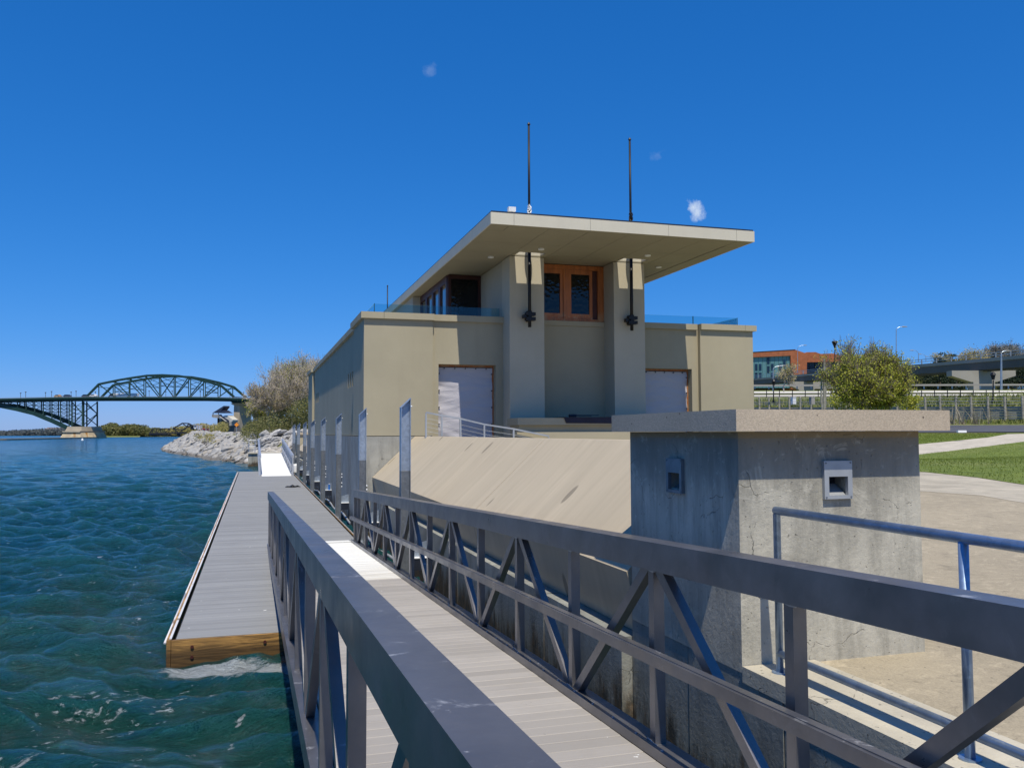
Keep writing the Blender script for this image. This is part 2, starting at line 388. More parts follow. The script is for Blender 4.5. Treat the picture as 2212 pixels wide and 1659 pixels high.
def glass_dark():
    n = NT('leaded_window_glass')
    vor = n.n('ShaderNodeTexVoronoi'); vor.inputs['Scale'].default_value = 9; n.l(n.pos((1, 1, 1.25)), vor.inputs['Vector'])
    h = n.math('ADD', vor.outputs['Distance'], n.math('MULTIPLY', n.noise(5, 3), .8))
    return n.set((.004, .006, .008), .06, 0, n.bump(h, .004, 1), IOR=1.45)
M_['leaded'] = glass_dark()
def lattice_glass():
    n = NT('diamond_lattice_glass')
    w1 = n.n('ShaderNodeTexWave'); w1.inputs['Scale'].default_value = 3.2; n.l(n.pos((1, 1, 1), (math.radians(40), 0, 0)), w1.inputs['Vector']); w1.bands_direction = 'Y'
    w2 = n.n('ShaderNodeTexWave'); w2.inputs['Scale'].default_value = 3.2; n.l(n.pos((1, 1, 1), (math.radians(-40), 0, 0)), w2.inputs['Vector']); w2.bands_direction = 'Y'
    f = n.math('MAXIMUM', n.rng(w1.outputs['Fac'], .88, .95), n.rng(w2.outputs['Fac'], .88, .95))
    return n.set(n.mix(f, (.01, .015, .02), (.16, .15, .12)), .07, 0, None, IOR=2.2)
M_['lattice'] = lattice_glass()
def clear_glass():
    n = NT('rail_glass')
    tr = n.n('ShaderNodeBsdfTransparent'); tr.inputs[0].default_value = (.72, .88, .90, 1)
    gl = n.n('ShaderNodeBsdfGlossy'); gl.inputs['Roughness'].default_value = .02; gl.inputs[0].default_value = (.8, .95, 1, 1)
    fr = n.n('ShaderNodeFresnel'); fr.inputs['IOR'].default_value = 1.5
    mx = n.n('ShaderNodeMixShader'); n.l(n.math('MULTIPLY', fr.outputs[0], .7), mx.inputs[0]); n.l(tr.outputs[0], mx.inputs[1]); n.l(gl.outputs[0], mx.inputs[2])
    n.l(mx.outputs[0], n.out.inputs[0]); return n.m
M_['glass'] = clear_glass()
M_['glass_edge'] = simple('glass_edge', (.02, .07, .09), .2)
def tarp_mat():
    n = NT('lavender_white_sheet')
    h = n.math('ADD', n.noise(1.0, 5, .6, n.pos((1.6, 1, 5.5)), 1.2), n.math('MULTIPLY', n.noise(2.2, 3), .5))
    return n.set((.46, .445, .475), .62, 0, n.bump(h, .022, .8))
M_['sheet'] = tarp_mat()
def grass_ground(name, a, b, c):
    n = NT(name); col = n.mix(n.rng(n.noise(1.6, 7, .7, n.pos((1, 1, 1))), .35, .65), a, b)
    col = n.mix(n.rng(n.noise(.25, 4), .45, .7, 0, .6), col, c)
    return n.set(col, .95, 0, n.bump(n.noise(14, 4, .8), .05, 1))
M_['lawn'] = grass_ground('lawn_soil', (.09, .13, .012), (.17, .22, .03), (.20, .22, .06))
M_['earth'] = grass_ground('rough_grass_soil', (.09, .12, .025), (.19, .21, .05), (.24, .22, .11))
def blade_mat(name, cols):
    n = NT(name); r = n.n('ShaderNodeTexNoise'); r.inputs['Scale'].default_value = .9; r.inputs['Detail'].default_value = 5; n.l(n.geo.outputs['Position'], r.inputs['Vector'])
    col = n.mix(n.rng(r.outputs['Fac'], .35, .65), cols[0], cols[1])
    rr = n.geo.outputs['Random Per Island']; col = n.mix(n.rng(rr, .3, 1, 0, .75), col, cols[2])
    n.set(col, .7, 0)
    tl = n.n('ShaderNodeBsdfTranslucent'); n.l(col, tl.inputs[0]); mx = n.n('ShaderNodeMixShader'); mx.inputs[0].default_value = .35
    n.l(n.b.outputs[0], mx.inputs[1]); n.l(tl.outputs[0], mx.inputs[2]); n.l(mx.outputs[0], n.out.inputs[0]); return n.m
M_['blade'] = blade_mat('grass_blades', ((.10, .15, .012), (.20, .26, .025), (.28, .31, .06)))
M_['weed'] = blade_mat('tall_weeds', ((.13, .18, .03), (.25, .30, .06), (.42, .38, .18)))
M_['straw'] = blade_mat('dry_stalks', ((.40, .34, .22), (.5, .45, .33), (.3, .24, .14)))
M_['leaf_yg'] = blade_mat('spring_leaves', ((.24, .29, .028), (.42, .44, .05), (.55, .50, .09)))
M_['leaf_dk'] = blade_mat('pine_needles', ((.012, .028, .012), (.022, .045, .018), (.035, .05, .02)))
M_['leaf_br'] = blade_mat('budding_twigs', ((.34, .29, .11), (.42, .38, .10), (.46, .40, .18)))
M_['leaf_far'] = blade_mat('far_foliage', ((.13, .15, .045), (.21, .22, .06), (.25, .21, .10)))
M_['leaf_haze'] = blade_mat('haze_tinted_foliage', ((.12, .15, .16), (.15, .18, .17), (.17, .18, .19)))  # air haze mixed into the leaf colour
M_['bark'] = simple('grey_bark', (.17, .14, .11), .9, 0, .3, 4)
M_['bark_pale'] = simple('pale_twigs', (.42, .36, .29), .9, 0, .25, 2)
def rock_mat():
    n = NT('limestone'); r = n.rand()
    b = n.mix(r, (.32, .315, .30), (.58, .56, .52))
    col = n.mix(n.rng(n.noise(1.6, 7, .7, n.pos((1, 1, 3))), .35, .65), n.mix(1.0, b, (.66, .66, .68), 'MULTIPLY'), b)
    col = n.mix(n.rng(n.noise(.35, 3), .55, .7, 0, .35), col, (.42, .33, .2))
    col = n.mix(n.rng(n.math('ADD', n.z()[2], n.rng(n.noise(2, 4), .3, .7, -.15, .15)), .12, .38, .85, 0), col, (.09, .065, .035))
    return n.set(col, .9, 0, n.bump(n.noise(5, 7, .75), .06, 1))
M_['rock'] = rock_mat()
M_['bankstone'] = simple('dark_rubble', (.15, .14, .12), .95, 0, .4, 2.5, True, 4, .12)  # dark stone colour of the sheet beneath the rocks
M_['brick'] = simple('orange_brick', (.36, .115, .048), .85, 0, .2, 1.2)
M_['teal'] = simple('teal_glass_panels', (.12, .26, .28), .25, .1, .15, .3)
M_['bluewin'] = simple('blue_window_glass', (.015, .04, .085), .08, 0, .3, .3)
M_['girder'] = simple('grey_girder', (.095, .088, .078), .6, 0, .15, .3)
M_['conc_far'] = simple('grey_concrete_far', (.31, .295, .265), .9, 0, .12, .3)
M_['conc_pale'] = simple('pale_concrete_far', (.55, .52, .45), .9, 0, .12, .3)
M_['asphalt'] = simple('asphalt', (.075, .078, .09), .85, 0, .12, 1, True, 120, .002)
M_['path'] = old_concrete('path_concrete', (.50, .45, .36), None, strength=.12)
M_['stone_far'] = simple('pier_stone', (.40, .34, .25), .9, 0, .25, .15)
def pier_rust():
    n = NT('rust_stained_stone'); 
    col = n.mix(n.rng(n.noise(.35, 5), .4, .6), (.45, .36, .24), (.62, .5, .3)); col = n.mix(n.rng(n.noise(.22, 3, .5, n.pos((1, 1, .3))), .52, .62), col, (.38, .17, .03))
    return n.set(col, .9)
M_['stone_rust'] = pier_rust()
M_['orange'] = simple('orange_sign', (.85, .28, .02), .5, 0, .05)
M_['red'] = simple('red_paint', (.45, .03, .03), .4, 0, .1)
M_['carwhite'] = simple('white_vehicle_paint', (.75, .76, .78), .35, 0, .05)
M_['cardark'] = simple('dark_vehicle_paint', (.03, .035, .06), .35, 0, .1)
M_['tyre'] = simple('tyre_rubber', (.015, .015, .015), .8)
M_['green_sign'] = simple('green_highway_sign', (.02, .17, .09), .5)
M_['pink'] = simple('far_pink_brick', (.36, .25, .24), .9, 0, .1, .05)
M_['maroon'] = simple('maroon_edging', (.11, .03, .035), .8)
M_['bluebottle'] = simple('blue_plastic', (.03, .16, .5), .25, 0, .05)
M_['buoy'] = simple('white_plastic', (.8, .8, .8), .4, 0, .03)

def water_mat():
    n = NT('river_water')
    P = n.geo.outputs['Position']; X, Y, Z = n.z()[0], n.z()[1], n.z()[2]
    dist = n.n('ShaderNodeVectorMath'); dist.operation = 'LENGTH'; n.l(P, dist.inputs[0]); D = dist.outputs['Value']
    # depth of colour: greener over the shallows by the quay and on wave crests
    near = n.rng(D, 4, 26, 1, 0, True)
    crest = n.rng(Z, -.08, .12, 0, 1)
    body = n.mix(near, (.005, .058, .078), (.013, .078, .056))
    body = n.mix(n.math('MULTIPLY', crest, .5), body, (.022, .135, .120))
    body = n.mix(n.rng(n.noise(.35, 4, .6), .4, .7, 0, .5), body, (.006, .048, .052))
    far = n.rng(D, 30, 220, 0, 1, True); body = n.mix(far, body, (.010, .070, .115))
    # foam: churned patch below the dock corner and streaks drifting to the left
    def blob(cx, cy, rx, ry, rot):
        s, c = math.sin(rot), math.cos(rot)
        dx = n.math('SUBTRACT', X, cx); dy = n.math('SUBTRACT', Y, cy)
        a = n.math('ADD', n.math('MULTIPLY', dx, c/rx), n.math('MULTIPLY', dy, s/rx)); b = n.math('SUBTRACT', n.math('MULTIPLY', dy, c/ry), n.math('MULTIPLY', dx, s/ry))
        r = n.math('SQRT', n.math('ADD', n.math('MULTIPLY', a, a), n.math('MULTIPLY', b, b)))
        return n.rng(r, 0, 1, 1, 0, True)
    main = n.math('MAXIMUM', blob(-.35, 9.6, .85, .36, 0), blob(.12, 9.35, .8, .42, .1))
    trail = n.math('MAXIMUM', blob(-1.3, 8.7, 2.2, 1.7, .3), blob(-2.6, 7.0, 4.0, 2.6, .2))
    trail = n.math('MAXIMUM', trail, n.math('MULTIPLY', blob(-1.5, 13.5, 1.2, 3.4, .1), .75))
    fine = n.noise(6.5, 10, .74, n.pos((.7, 1.5, 0)), .5)
    f1 = n.rng(n.math('ADD', fine, n.math('MULTIPLY', main, .62)), .70, .84)
    f2 = n.rng(n.math('ADD', fine, n.math('MULTIPLY', trail, .15)), .70, .75)
    f2 = n.math('MULTIPLY', f2, n.rng(trail, 0, .25, 0, 1))
    foam = n.math('MAXIMUM', f1, f2, True)
    foam = n.math('MULTIPLY', foam, n.rng(main, 0, .05, 0, 1)) if False else foam
    f1g = n.math('MULTIPLY', f1, n.rng(main, .02, .15, 0, 1)); foam = n.math('MAXIMUM', f1g, f2, True)
    col = n.mix(n.math('MULTIPLY', foam, .85), body, (.55, .60, .63))
    # ripples: bump fading with distance
    r1 = n.noise(4.2, 8, .68, n.pos((.6, 1.4, 1), (0, 0, .25)), .5)
    r2 = n.noise(.55, 5, .62, n.pos((.55, 1.3, 1), (0, 0, .2)), .4)
    fade1 = n.rng(D, 8, 110, 1, .12, True)
    b1 = n.n('ShaderNodeBump'); b1.inputs['Distance'].default_value = .55; n.l(r1, b1.inputs['Height']); n.l(fade1, b1.inputs['Strength'])
    b2 = n.n('ShaderNodeBump'); b2.inputs['Distance'].default_value = .42; n.l(r2, b2.inputs['Height']); n.l(n.rng(D, 15, 60, .25, .9), b2.inputs['Strength']); n.l(b1.outputs[0], b2.inputs['Normal'])
    r3 = n.noise(1.7, 6, .66, n.pos((.7, 1.3, 1), (0, 0, -.15)), .5)
    b3 = n.n('ShaderNodeBump'); b3.inputs['Distance'].default_value = .30; n.l(r3, b3.inputs['Height']); n.l(n.rng(D, 8, 40, .5, 1), b3.inputs['Strength']); n.l(b2.outputs[0], b3.inputs['Normal'])
    fleck = n.math('MULTIPLY', n.rng(n.noise(7, 4, .6, n.pos((.6, 1.4, 0))), .67, .70), n.rng(n.noise(.5, 3), .45, .6)); foam = n.math('MAXIMUM', foam, n.math('MULTIPLY', fleck, n.rng(D, 5, 30, 1, .1))); col = n.mix(n.math('MULTIPLY', foam, .8), body, (.55, .60, .63))
    rough = n.math('ADD', n.rng(D, 20, 500, .06, .2), n.math('MULTIPLY', foam, .6))
    return n.set(col, rough, 0, b3.outputs[0], IOR=1.72)
M_['water'] = water_mat()

# ---------------------------------------------------------------- ground shape
Rh = Vector((math.cos(yaw), -math.sin(yaw))); Fh = Vector((math.sin(yaw), math.cos(yaw)))
KN = [(8, 1.075), (19, 1.27), (30, 1.55), (45, 1.95), (60, 2.28), (80, 2.98), (84.6, 3.3), (87.2, 3.4), (88.4, 4.9), (100, 6.45), (112, 7.9), (130, 8.3), (4000, 12)]
def vwall(u): return min(140., max(68., 85 + (50.1-u)*30/16.4))
def H(x, y):
    u = x*Rh.x + y*Rh.y; v = x*Fh.x + y*Fh.y; q = v*85/vwall(u) if v > 25 else v
    if 25 <= v < 45: q = v + (v*85/vwall(u)-v)*(v-25)/20
    z = float(np.interp(q, [k[0] for k in KN], [k[1] for k in KN]))
    if q > 25: z = EYE + (z-EYE)*v/q
    w = min(1, max(0, (u-12)/18)); w = w*w*(3-2*w)
    if v > 30: z = z*w + min(z, 2.25)*(1-w)
    return z
SH = [(-60, 2.9), (67.5, 2.9), (69, 1.6), (71, .2), (85, -3.4), (100, -6.2), (118, -9.8), (150, -13.8), (163, -14.5), (176, -9), (230, 4), (330, 12), (900, 90)]
def shore(y): return float(np.interp(y, [s[0] for s in SH], [s[1] for s in SH]))   # x of the water's edge
def ground_z(x, y):
    if y < 68.6: s = 2.92
    else: s = shore(y) + 3.6*min(1, (y-68.6)/3)
    if x >= s:
        if 67.5 < y < 79 and x < 8.5: return min(H(x, y), max(.6, .6+(y-68.6)*.2))
        return H(x, y)
    if y < 68.6: return -2.2
    return max(-2.2, 2.25 - (s-x)*(2.25/(.5+3.9*min(1, (y-68.6)/3))))

# water
def waves():
    th = np.concatenate([np.linspace(math.radians(-75), math.radians(30), 640)])
    r = [1.2]
    while r[-1] < 170: r.append(r[-1] + max(.028, r[-1]*.0048))
    r = np.array(r); A, Rr = np.meshgrid(th, r)
    x = Rr*np.sin(A); y = Rr*np.cos(A); z = np.zeros_like(x); dx = np.zeros_like(x); dy = np.zeros_like(x)
    cell = Rr*.0048
    g = np.random.default_rng(3)
    for i in range(70):
        L = .26*(1.06**i); k = 2*math.pi/L
        if L > 5: break
        ang = g.normal(math.radians(78), .6); kx, ky = k*math.cos(ang), k*math.sin(ang); ph = g.uniform(0, 6.28)
        a = (.033*L if L < .9 else .0185*L**.45)*g.uniform(.6, 1.3)*(1 if L < 2.5 else .55); att = np.clip((L/cell-2.6)/3, 0, 1)*np.clip(1.3-Rr/160, 0, 1)
        t = kx*x + ky*y + ph; env = .55+.45*np.sin(.21*x*(1+.1*i)+.27*y+ph*2)
        z += a*att*env*np.sin(t); q = a*att*env*.7
        dx += q*math.cos(ang)*np.cos(t); dy += q*math.sin(ang)*np.cos(t)
    V = np.stack([x+dx, y+dy, z], -1).reshape(-1, 3)
    nr, nc = x.shape; i = np.arange(nr-1)[:, None]*nc + np.arange(nc-1)[None]
    Fq = np.stack([i, i+1, i+nc+1, i+nc], -1).reshape(-1, 4)[:, ::-1]
    return V, Fq, r[-1]
V, Fq, rmax = waves()
# far water: rings on to the horizon, plus the part outside the fan
base = len(V); ext = []; fx = []
th = np.linspace(math.radians(-75), math.radians(30), 60); rs = [rmax-1.5, 260, 420, 800, 1600, 4000, 9000]
for r_ in rs: ext += [(r_*math.sin(a), r_*math.cos(a), -.02) for a in th]
for i in range(len(rs)-1):
    for j in range(59): a = base+i*60+j; fx.append((a, a+60, a+61, a+1))
b2 = base+len(ext); th2 = np.linspace(math.radians(30), math.radians(285), 50); rs2 = [0.01, 3, 20, 200, 9000]
for r_ in rs2: ext += [(r_*math.sin(a), r_*math.cos(a), -.02) for a in th2]
for i in range(len(rs2)-1):
    for j in range(49): a = b2+i*50+j; fx.append((a, a+50, a+51, a+1))
V = np.vstack([V, np.array(ext)]); Fq = np.vstack([Fq, np.array(fx, dtype=int)])
w = np_mesh('water', V, Fq, M_['water'], smooth=True)
tag(w, 'choppy blue green river water with white foam streaks', kind='structure')

# ground sheet
def grid_sheet(name, xs, ys, fn, mat):
    X, Y = np.meshgrid(xs, ys); V = np.array([(x, y, fn(x, y)) for x, y in zip(X.ravel(), Y.ravel())])
    nr, nc = X.shape; i = np.arange(nr-1)[:, None]*nc + np.arange(nc-1)[None]
    Fq = np.stack([i, i+1, i+nc+1, i+nc], -1).reshape(-1, 4)
    return np_mesh(name, V, Fq, mat, smooth=True)
xs = list(np.arange(-60, -20, 8.)) + list(np.arange(-20, 2.8, .8)) + [2.85, 2.92, 2.96, 3.6, 4.4] + list(np.arange(5.2, 90, 1.4)) + list(np.arange(92, 200, 6)) + [220, 300, 450, 700, 1200, 2500, 5000]
ys = list(np.arange(-60, 0, 10.)) + list(np.arange(0, 62, 1.6)) + list(np.arange(62, 130, 1.4)) + list(np.arange(130, 260, 6.)) + [280, 320, 400, 520, 700, 900, 901, 1200, 2500, 5000]
g = grid_sheet('ground', xs, ys, lambda x, y: ground_z(x, y) - (.06 if x > 2.95 or y > 60 else 0), M_['earth']); tag(g, kind='structure')

def drape(name, outline, mat, lift, kind='structure', n=1.2):
    """a sheet draped over the ground inside a polygon given in world x,y"""
    import mathutils
    px = [p[0] for p in outline]; py = [p[1] for p in outline]
    bm = nb(); vs = [bm.verts.new((p[0], p[1], 0)) for p in outline]; f = bm.faces.new(vs)
    if f.normal.z < 0: f.normal_flip()
    for ax, lo, hi in (((1, 0, 0), min(px), max(px)), ((0, 1, 0), min(py), max(py))):
        c = math.floor(lo/n)*n
        while c < hi:
            bmesh.ops.bisect_plane(bm, geom=bm.verts[:]+bm.edges[:]+bm.faces[:], plane_co=Vector(ax)*c, plane_no=ax); c += n
    bmesh.ops.triangulate(bm, faces=bm.faces)
    for v in bm.verts: v.co.z = ground_z(max(v.co.x, 2.97) if v.co.y < 62 else v.co.x, v.co.y) + lift
    for f in bm.faces:
        f.normal_update()
        if f.normal.z < 0: f.normal_flip()
    me = bpy.data.meshes.new(name); bm.to_mesh(me); bm.free()
    return tag(link(name, me, mat), kind=kind)
def gp(px, py, v):                       # ground position under a picture point at depth v
    p = at(px, py, v); return (p.x, p.y)
def onground(px, py, v0=6, v1=84):
    """where the ray through px,py meets the ground sheet"""
    v = v0
    while v < v1:
        p = at(px, py, v)
        if p.z <= ground_z(max(p.x, 2.97), p.y): return (p.x, p.y)
        v += .15
    return gp(px, py, v1)

plaza_far = [onground(2230, 1090), onground(2120, 1072), onground(2000, 1062), onground(1850, 1056), (9.5, 20.4)]
drape('plaza', [(2.97, -6), (26, -6), (20, 8)] + plaza_far + [(3.2, 20.4)], M_['plaza'], 0.0)
drape('plaza_band', [onground(2230, 1090), onground(2120, 1072), onground(2000, 1062), onground(1850, 1056), onground(1850, 1015), onground(2000, 1021), onground(2110, 1032), onground(2240, 1052)], M_['band'], .004)
drape('lawn', [onground(2240, 1052), onground(2110, 1032), onground(2000, 1021), onground(1850, 1015), onground(1850, 985), onground(1960, 985), onground(2050, 975), onground(2150, 962), onground(2240, 951)], M_['lawn'], .012)
drape('path', [onground(2240, 951), onground(2150, 962), onground(2050, 975), onground(1960, 985), onground(1850, 990), onground(1850, 966), onground(1960, 962), onground(2060, 953), onground(2135, 945), onground(2175, 938), onground(2260, 936)], M_['path'], .004)
drape('lawn', [onground(2175, 938), onground(2135, 945), onground(2060, 953), onground(1960, 962), onground(1850, 966), onground(1850, 938), onground(2000, 937), onground(2175, 936.5)], M_['lawn'], .012)
def uvq(u, q): v = q*vwall(u)/85; return (u*Rh.x+v*Fh.x, u*Rh.y+v*Fh.y)
def band(name, q0, q1, mat, lift, n=1.5, u0=24, u1=72):
    us = list(np.arange(u0, u1, 2.0)); return drape(name, [uvq(u, q0) for u in us] + [uvq(u, q1) for u in us[::-1]], mat, lift, n=n)
band('road', 62, 79.5, M_['asphalt'], .01, u0=18)
band('upper_path', 100.5, 103.5, M_['conc_pale'], .03); band('upper_path', 106, 109, M_['conc_pale'], .03)

# ---------------------------------------------------------------- quay and lower walls
q = thing('quay_wall', 'stained concrete quay wall dropping into the water beside the gangway', 'wall', (2.75, 0, 0))
for i, (a, b) in enumerate(((-6, 1.6), (1.61, 4.05), (4.06, 5.1), (5.11, 5.97))):
    obj('wall_panel', B(2.738+.003*(i % 2), 3.0, a, b, -1.8, 1.07), M_['quay'], q, .006)
for i, a in enumerate(np.arange(5.98, 20.4, 1.79)):
    obj('wall_panel', B(2.655-.004*(i % 2), 2.96, a, min(a+1.78, 20.43), -1.8, .92+.004*(i % 2)), M_['quay'], q, .006)
obj('kerb_slab', B(2.73, 3.22, -6, 4.44, 1.0, 1.092), M_['curb'], q, .01)
for i, a in enumerate(np.arange(42.5, 67, 2.6)):
    obj('wall_panel', B(2.60-.004*(i % 2), 2.96, a, a+2.59, -1.8, .92), M_['quay'], q, .006)

def apron(y0, y1, cut, lab):
    t = thing('sloped_slab', lab, 'sloped wall', (2.7, y0, 1.0), 'sloped concrete slabs beside the boathouse')
    ys_ = [y0] + cut + [y1]
    for a, b in zip(ys_[:-1], ys_[1:]):
        prof = [(2.82, a+.006, .925), (2.70, a+.006, 1.40), (3.72, a+.006, 2.365), (4.0, a+.006, 2.365), (4.0, a+.006, .925)]
        obj('slab', prism(nb(), prof, (0, b-a-.018, 0)), M_['apron'], t, .008)
    core = [(2.86, y0+.01, .93), (2.76, y0+.01, 1.38), (3.72, y0+.01, 2.34), (3.9, y0+.01, 2.34), (3.9, y0+.01, .93)]
    obj('backing', prism(nb(), core, (0, y1-y0-.02, 0)), M_['lowwall'], t)
apron(5.97, 20.44, [10.8], 'tan sloped concrete slab running from the grey pier to the boathouse')
apron(42.5, 57.5, [47.0, 52.0], 'far sloped concrete slab beyond the boathouse, seen between the steel pilings')

# ---------------------------------------------------------------- boathouse
bh = thing('boathouse', 'beige stucco boathouse with a wide flat cantilevered roof at the water', 'building', (7.8, 20.6, 1.0))
SC, SP = M_['stucco'], M_['stucco_pale']
ZB, ZC = 2.38, 5.2          # base line, underside of coping
bw = obj('base_wall', B(2.46, 4.05, 20.45, 22.9, -1.8, 2.365), M_['lowwall'], bh, .01, label='grey streaked concrete base below the stucco')
obj('base_wall', B(2.54, 3.2, 22.92, 39.4, -1.8, 2.362), M_['lowwall'], bh, .01)
obj('base_wall', B(2.46, 4.05, 39.42, 42.45, -1.8, 2.365), M_['lowwall'], bh, .01)
obj('wall', B(2.5, 4.18, 20.55, 22.8, ZB, ZC), SC, bh, .012)
obj('wall', B(2.5, 4.18, 39.5, 42.35, ZB, ZC), SC, bh, .012)
slits = [(23.72+.56*i, 24.0+.56*i, 3.74, 4.15) for i in range(3)] + [(36.9+.62*i, 37.2+.62*i, 3.76, 4.17) for i in range(3)]
obj('wall', holed(nb(), lambda a, d, z: (2.6+d, a, z), 22.8, 39.5, ZB, ZC, slits, .16), SC, bh)
for s in slits:
    wf = obj('window', B(2.765, 2.80, s[0]-.03, s[1]+.03, s[2]-.03, s[3]+.03), M_['interior'], bh)
# lower walls of the front
obj('wall', holed(nb(), lambda a, d, z: (a, 20.64+d, z), 4.18, 6.02, 1.0, ZC, [(4.34, 5.81, 1.05, 4.14)], .3), SC, bh)
obj('wall', holed(nb(), lambda a, d, z: (a, 20.64+d, z), 9.6, 11.5, 1.0, ZC, [(9.86, 11.31, 1.05, 4.14)], .3), SC, bh)
obj('wall', B(11.5, 13.12, 20.5, 42.35, .8, ZC), SC, bh, .012)
obj('wall', B(4.185, 11.495, 20.95, 42.3, .8, 4.98), M_['interior'], bh, label='dark interior of the boathouse')
for x0, x1 in ((4.34, 5.81), (9.86, 11.31)):
    d = nb(); box(d, x0, x0+.045, 20.86, 20.93, 1.05, 4.14); box(d, x1-.045, x1, 20.86, 20.93, 1.05, 4.14); box(d, x0+.045, x1-.045, 20.86, 20.93, 4.095, 4.14)
    obj('door_frame', d, M_['cedar'], bh, .004)
# coping pieces
def cope(name_bm): obj('coping', name_bm, SP if False else SC, bh, .008)
CZ0, CZ1 = 5.2, 5.355
for a, b in ((2.42, 2.965), (2.972, 4.2)): cope(B(a, b, 20.47, 20.95, CZ0, CZ1))
for a, b in ((4.208, 6.0),): cope(B(a, b, 20.56, 20.95, CZ0, CZ1))
cope(B(9.65, 11.46, 20.56, 20.95, CZ0, CZ1))
for a, b in ((11.5, 12.84), (12.847, 13.2)): cope(B(a, b, 20.42, 20.95, CZ0, CZ1))
cope(B(2.42, 2.8, 20.955, 22.88, CZ0, CZ1)); cope(B(2.42, 2.8, 39.42, 42.43, CZ0, CZ1))
for a in np.arange(22.888, 39.3, 2.755): cope(B(2.52, 2.9, a, a+2.748, CZ0, CZ1))
for a in np.arange(20.955, 42.3, 3.55): cope(B(12.8, 13.2, a, a+3.543, CZ0, CZ1))
tr = nb(); plate(tr, 2.62, 13.1, 20.9, 42.2, 4.985, 5.19, [(5.1, 10.6, 22.95, 41)]); obj('terrace', tr, SP, bh)
# columns and the recessed front between them
for y0, y1 in ((20.05, 20.72), (42.2, 42.95)):
    for a, b in ((6.0, 6.9), (8.79, 9.65)):
        obj('column', B(a, b, y0, y1, .9, 6.808), M_['stucco_col'], bh, .014)
obj('wall', B(6.9, 8.79, 20.70, 20.94, .9, 5.2), SC, bh)
obj('sill_band', B(6.9, 8.79, 20.66, 20.96, 5.2, 5.325), SC, bh, .008)
obj('wall', B(6.02, 6.25, 20.72, 22.9, 5.19, 6.808), SP, bh); obj('wall', B(9.4, 9.63, 20.72, 22.9, 5.19, 6.808), SP, bh)
obj('wall', B(6.9, 8.79, 21.6, 21.7, 5.3, 6.8), M_['interior'], bh, label='dark room behind the window')
# front window
wn_ = nb(); box(wn_, 6.905, 6.99, 20.72, 20.86, 5.33, 6.80); box(wn_, 8.62, 8.785, 20.70, 20.86, 5.33, 6.80); box(wn_, 6.99, 8.62, 20.72, 20.86, 6.69, 6.80); box(wn_, 6.99, 8.62, 20.70, 20.86, 5.33, 5.39); box(wn_, 7.66, 7.80, 20.71, 20.86, 5.39, 6.69)
win = obj('window', wn_, M_['cedar'], bh, .004, label='orange brown timber window with two sashes')
for x0, x1 in ((6.99, 7.66), (7.80, 8.62)):
    sb = nb(); t_ = .085
    x1s = x1 if x1 < 8 else x0+.68
    box(sb, x0+.003, x0+t_, 20.735, 20.80, 5.393, 6.687); box(sb, x1s-t_, x1s-.003, 20.735, 20.80, 5.393, 6.687)
    box(sb, x0+t_, x1s-t_, 20.735, 20.80, 6.57, 6.687); box(sb, x0+t_, x1s-t_, 20.735, 20.80, 5.393, 5.53)
    obj('sash', sb, M_['cedar'], win, .003)
    obj('pane', B(x0+t_, x1s-t_, 20.765, 20.77, 5.53, 6.57), M_['leaded'], win)
obj('frame', B(8.485, 8.618, 20.76, 20.84, 5.393, 6.687), M_['cedar_dark'], win)
# upper storey, set back under the roof
ent = nb(); box(ent, 5.08, 5.17, 22.9, 23.0, 5.19, 6.805); box(ent, 5.94, 6.02, 22.9, 23.0, 5.19, 6.805); box(ent, 5.17, 5.94, 22.9, 23.0, 6.7, 6.805)
de = obj('door', ent, M_['cedar_dark'], bh, label='dark terrace door under the roof'); obj('pane', B(5.17, 5.94, 22.95, 22.96, 5.2, 6.7), M_['lattice'] if False else M_['leaded'], de)
for i in range(4):
    a = 23.0+.98*i; fr = nb()
    box(fr, 5.06, 5.16, a, a+.12, 5.19, 6.805); box(fr, 5.06, 5.16, a+.86, a+.975, 5.19, 6.805); box(fr, 5.06, 5.16, a+.12, a+.86, 6.6, 6.805); box(fr, 5.06, 5.16, a+.12, a+.86, 5.19, 5.35)
    dd = obj('window', fr, M_['cedar_dark'], bh, .004); obj('pane', B(5.10, 5.105, a+.12, a+.86, 5.35, 6.6), M_['lattice'], dd)
obj('wall', B(4.82, 5.2, 26.93, 36.2, 5.19, 6.805), SP, bh, .01)
obj('wall', B(5.2, 10.5, 26.93, 41.9, 5.19, 6.80), M_['interior'], bh); obj('wall', B(10.55, 10.6, 22.9, 42, 5.19, 6.80), SP, bh)
# roof
RX0, RX1, RY0, RY1 = 4.69, 11.0, 17.03, 45.9
HOLES = [(6.12, 6.80, 19.60, 20.045), (8.88, 9.56, 19.60, 20.045)]
core = nb(); plate(core, RX0+.03, RX1-.03, RY0+.03, RY1-.03, 6.852, 7.06, HOLES)
roof = obj('roof', core, M_['fascia'], bh, label='thin flat cantilevered roof slab')
fx_ = [RX0, 5.2, 6.93, 8.81, 10.53, RX1]
for a, b in zip(fx_[:-1], fx_[1:]): obj('fascia_panel', B(a+.003, b-.003, RY0, RY0+.028, 6.812, 7.058), M_['fascia'], roof, .004)
fy_ = [RY0+.03] + list(np.arange(18.8, 45.5, 2.55)) + [RY1]
for a, b in zip(fy_[:-1], fy_[1:]):
    obj('fascia_panel', B(RX0, RX0+.028, a+.003, b-.003, 6.812, 7.058), M_['fascia'], roof, .004)
    obj('fascia_panel', B(RX1-.028, RX1, a+.003, b-.003, 6.812, 7.058), M_['fascia'], roof, .004)
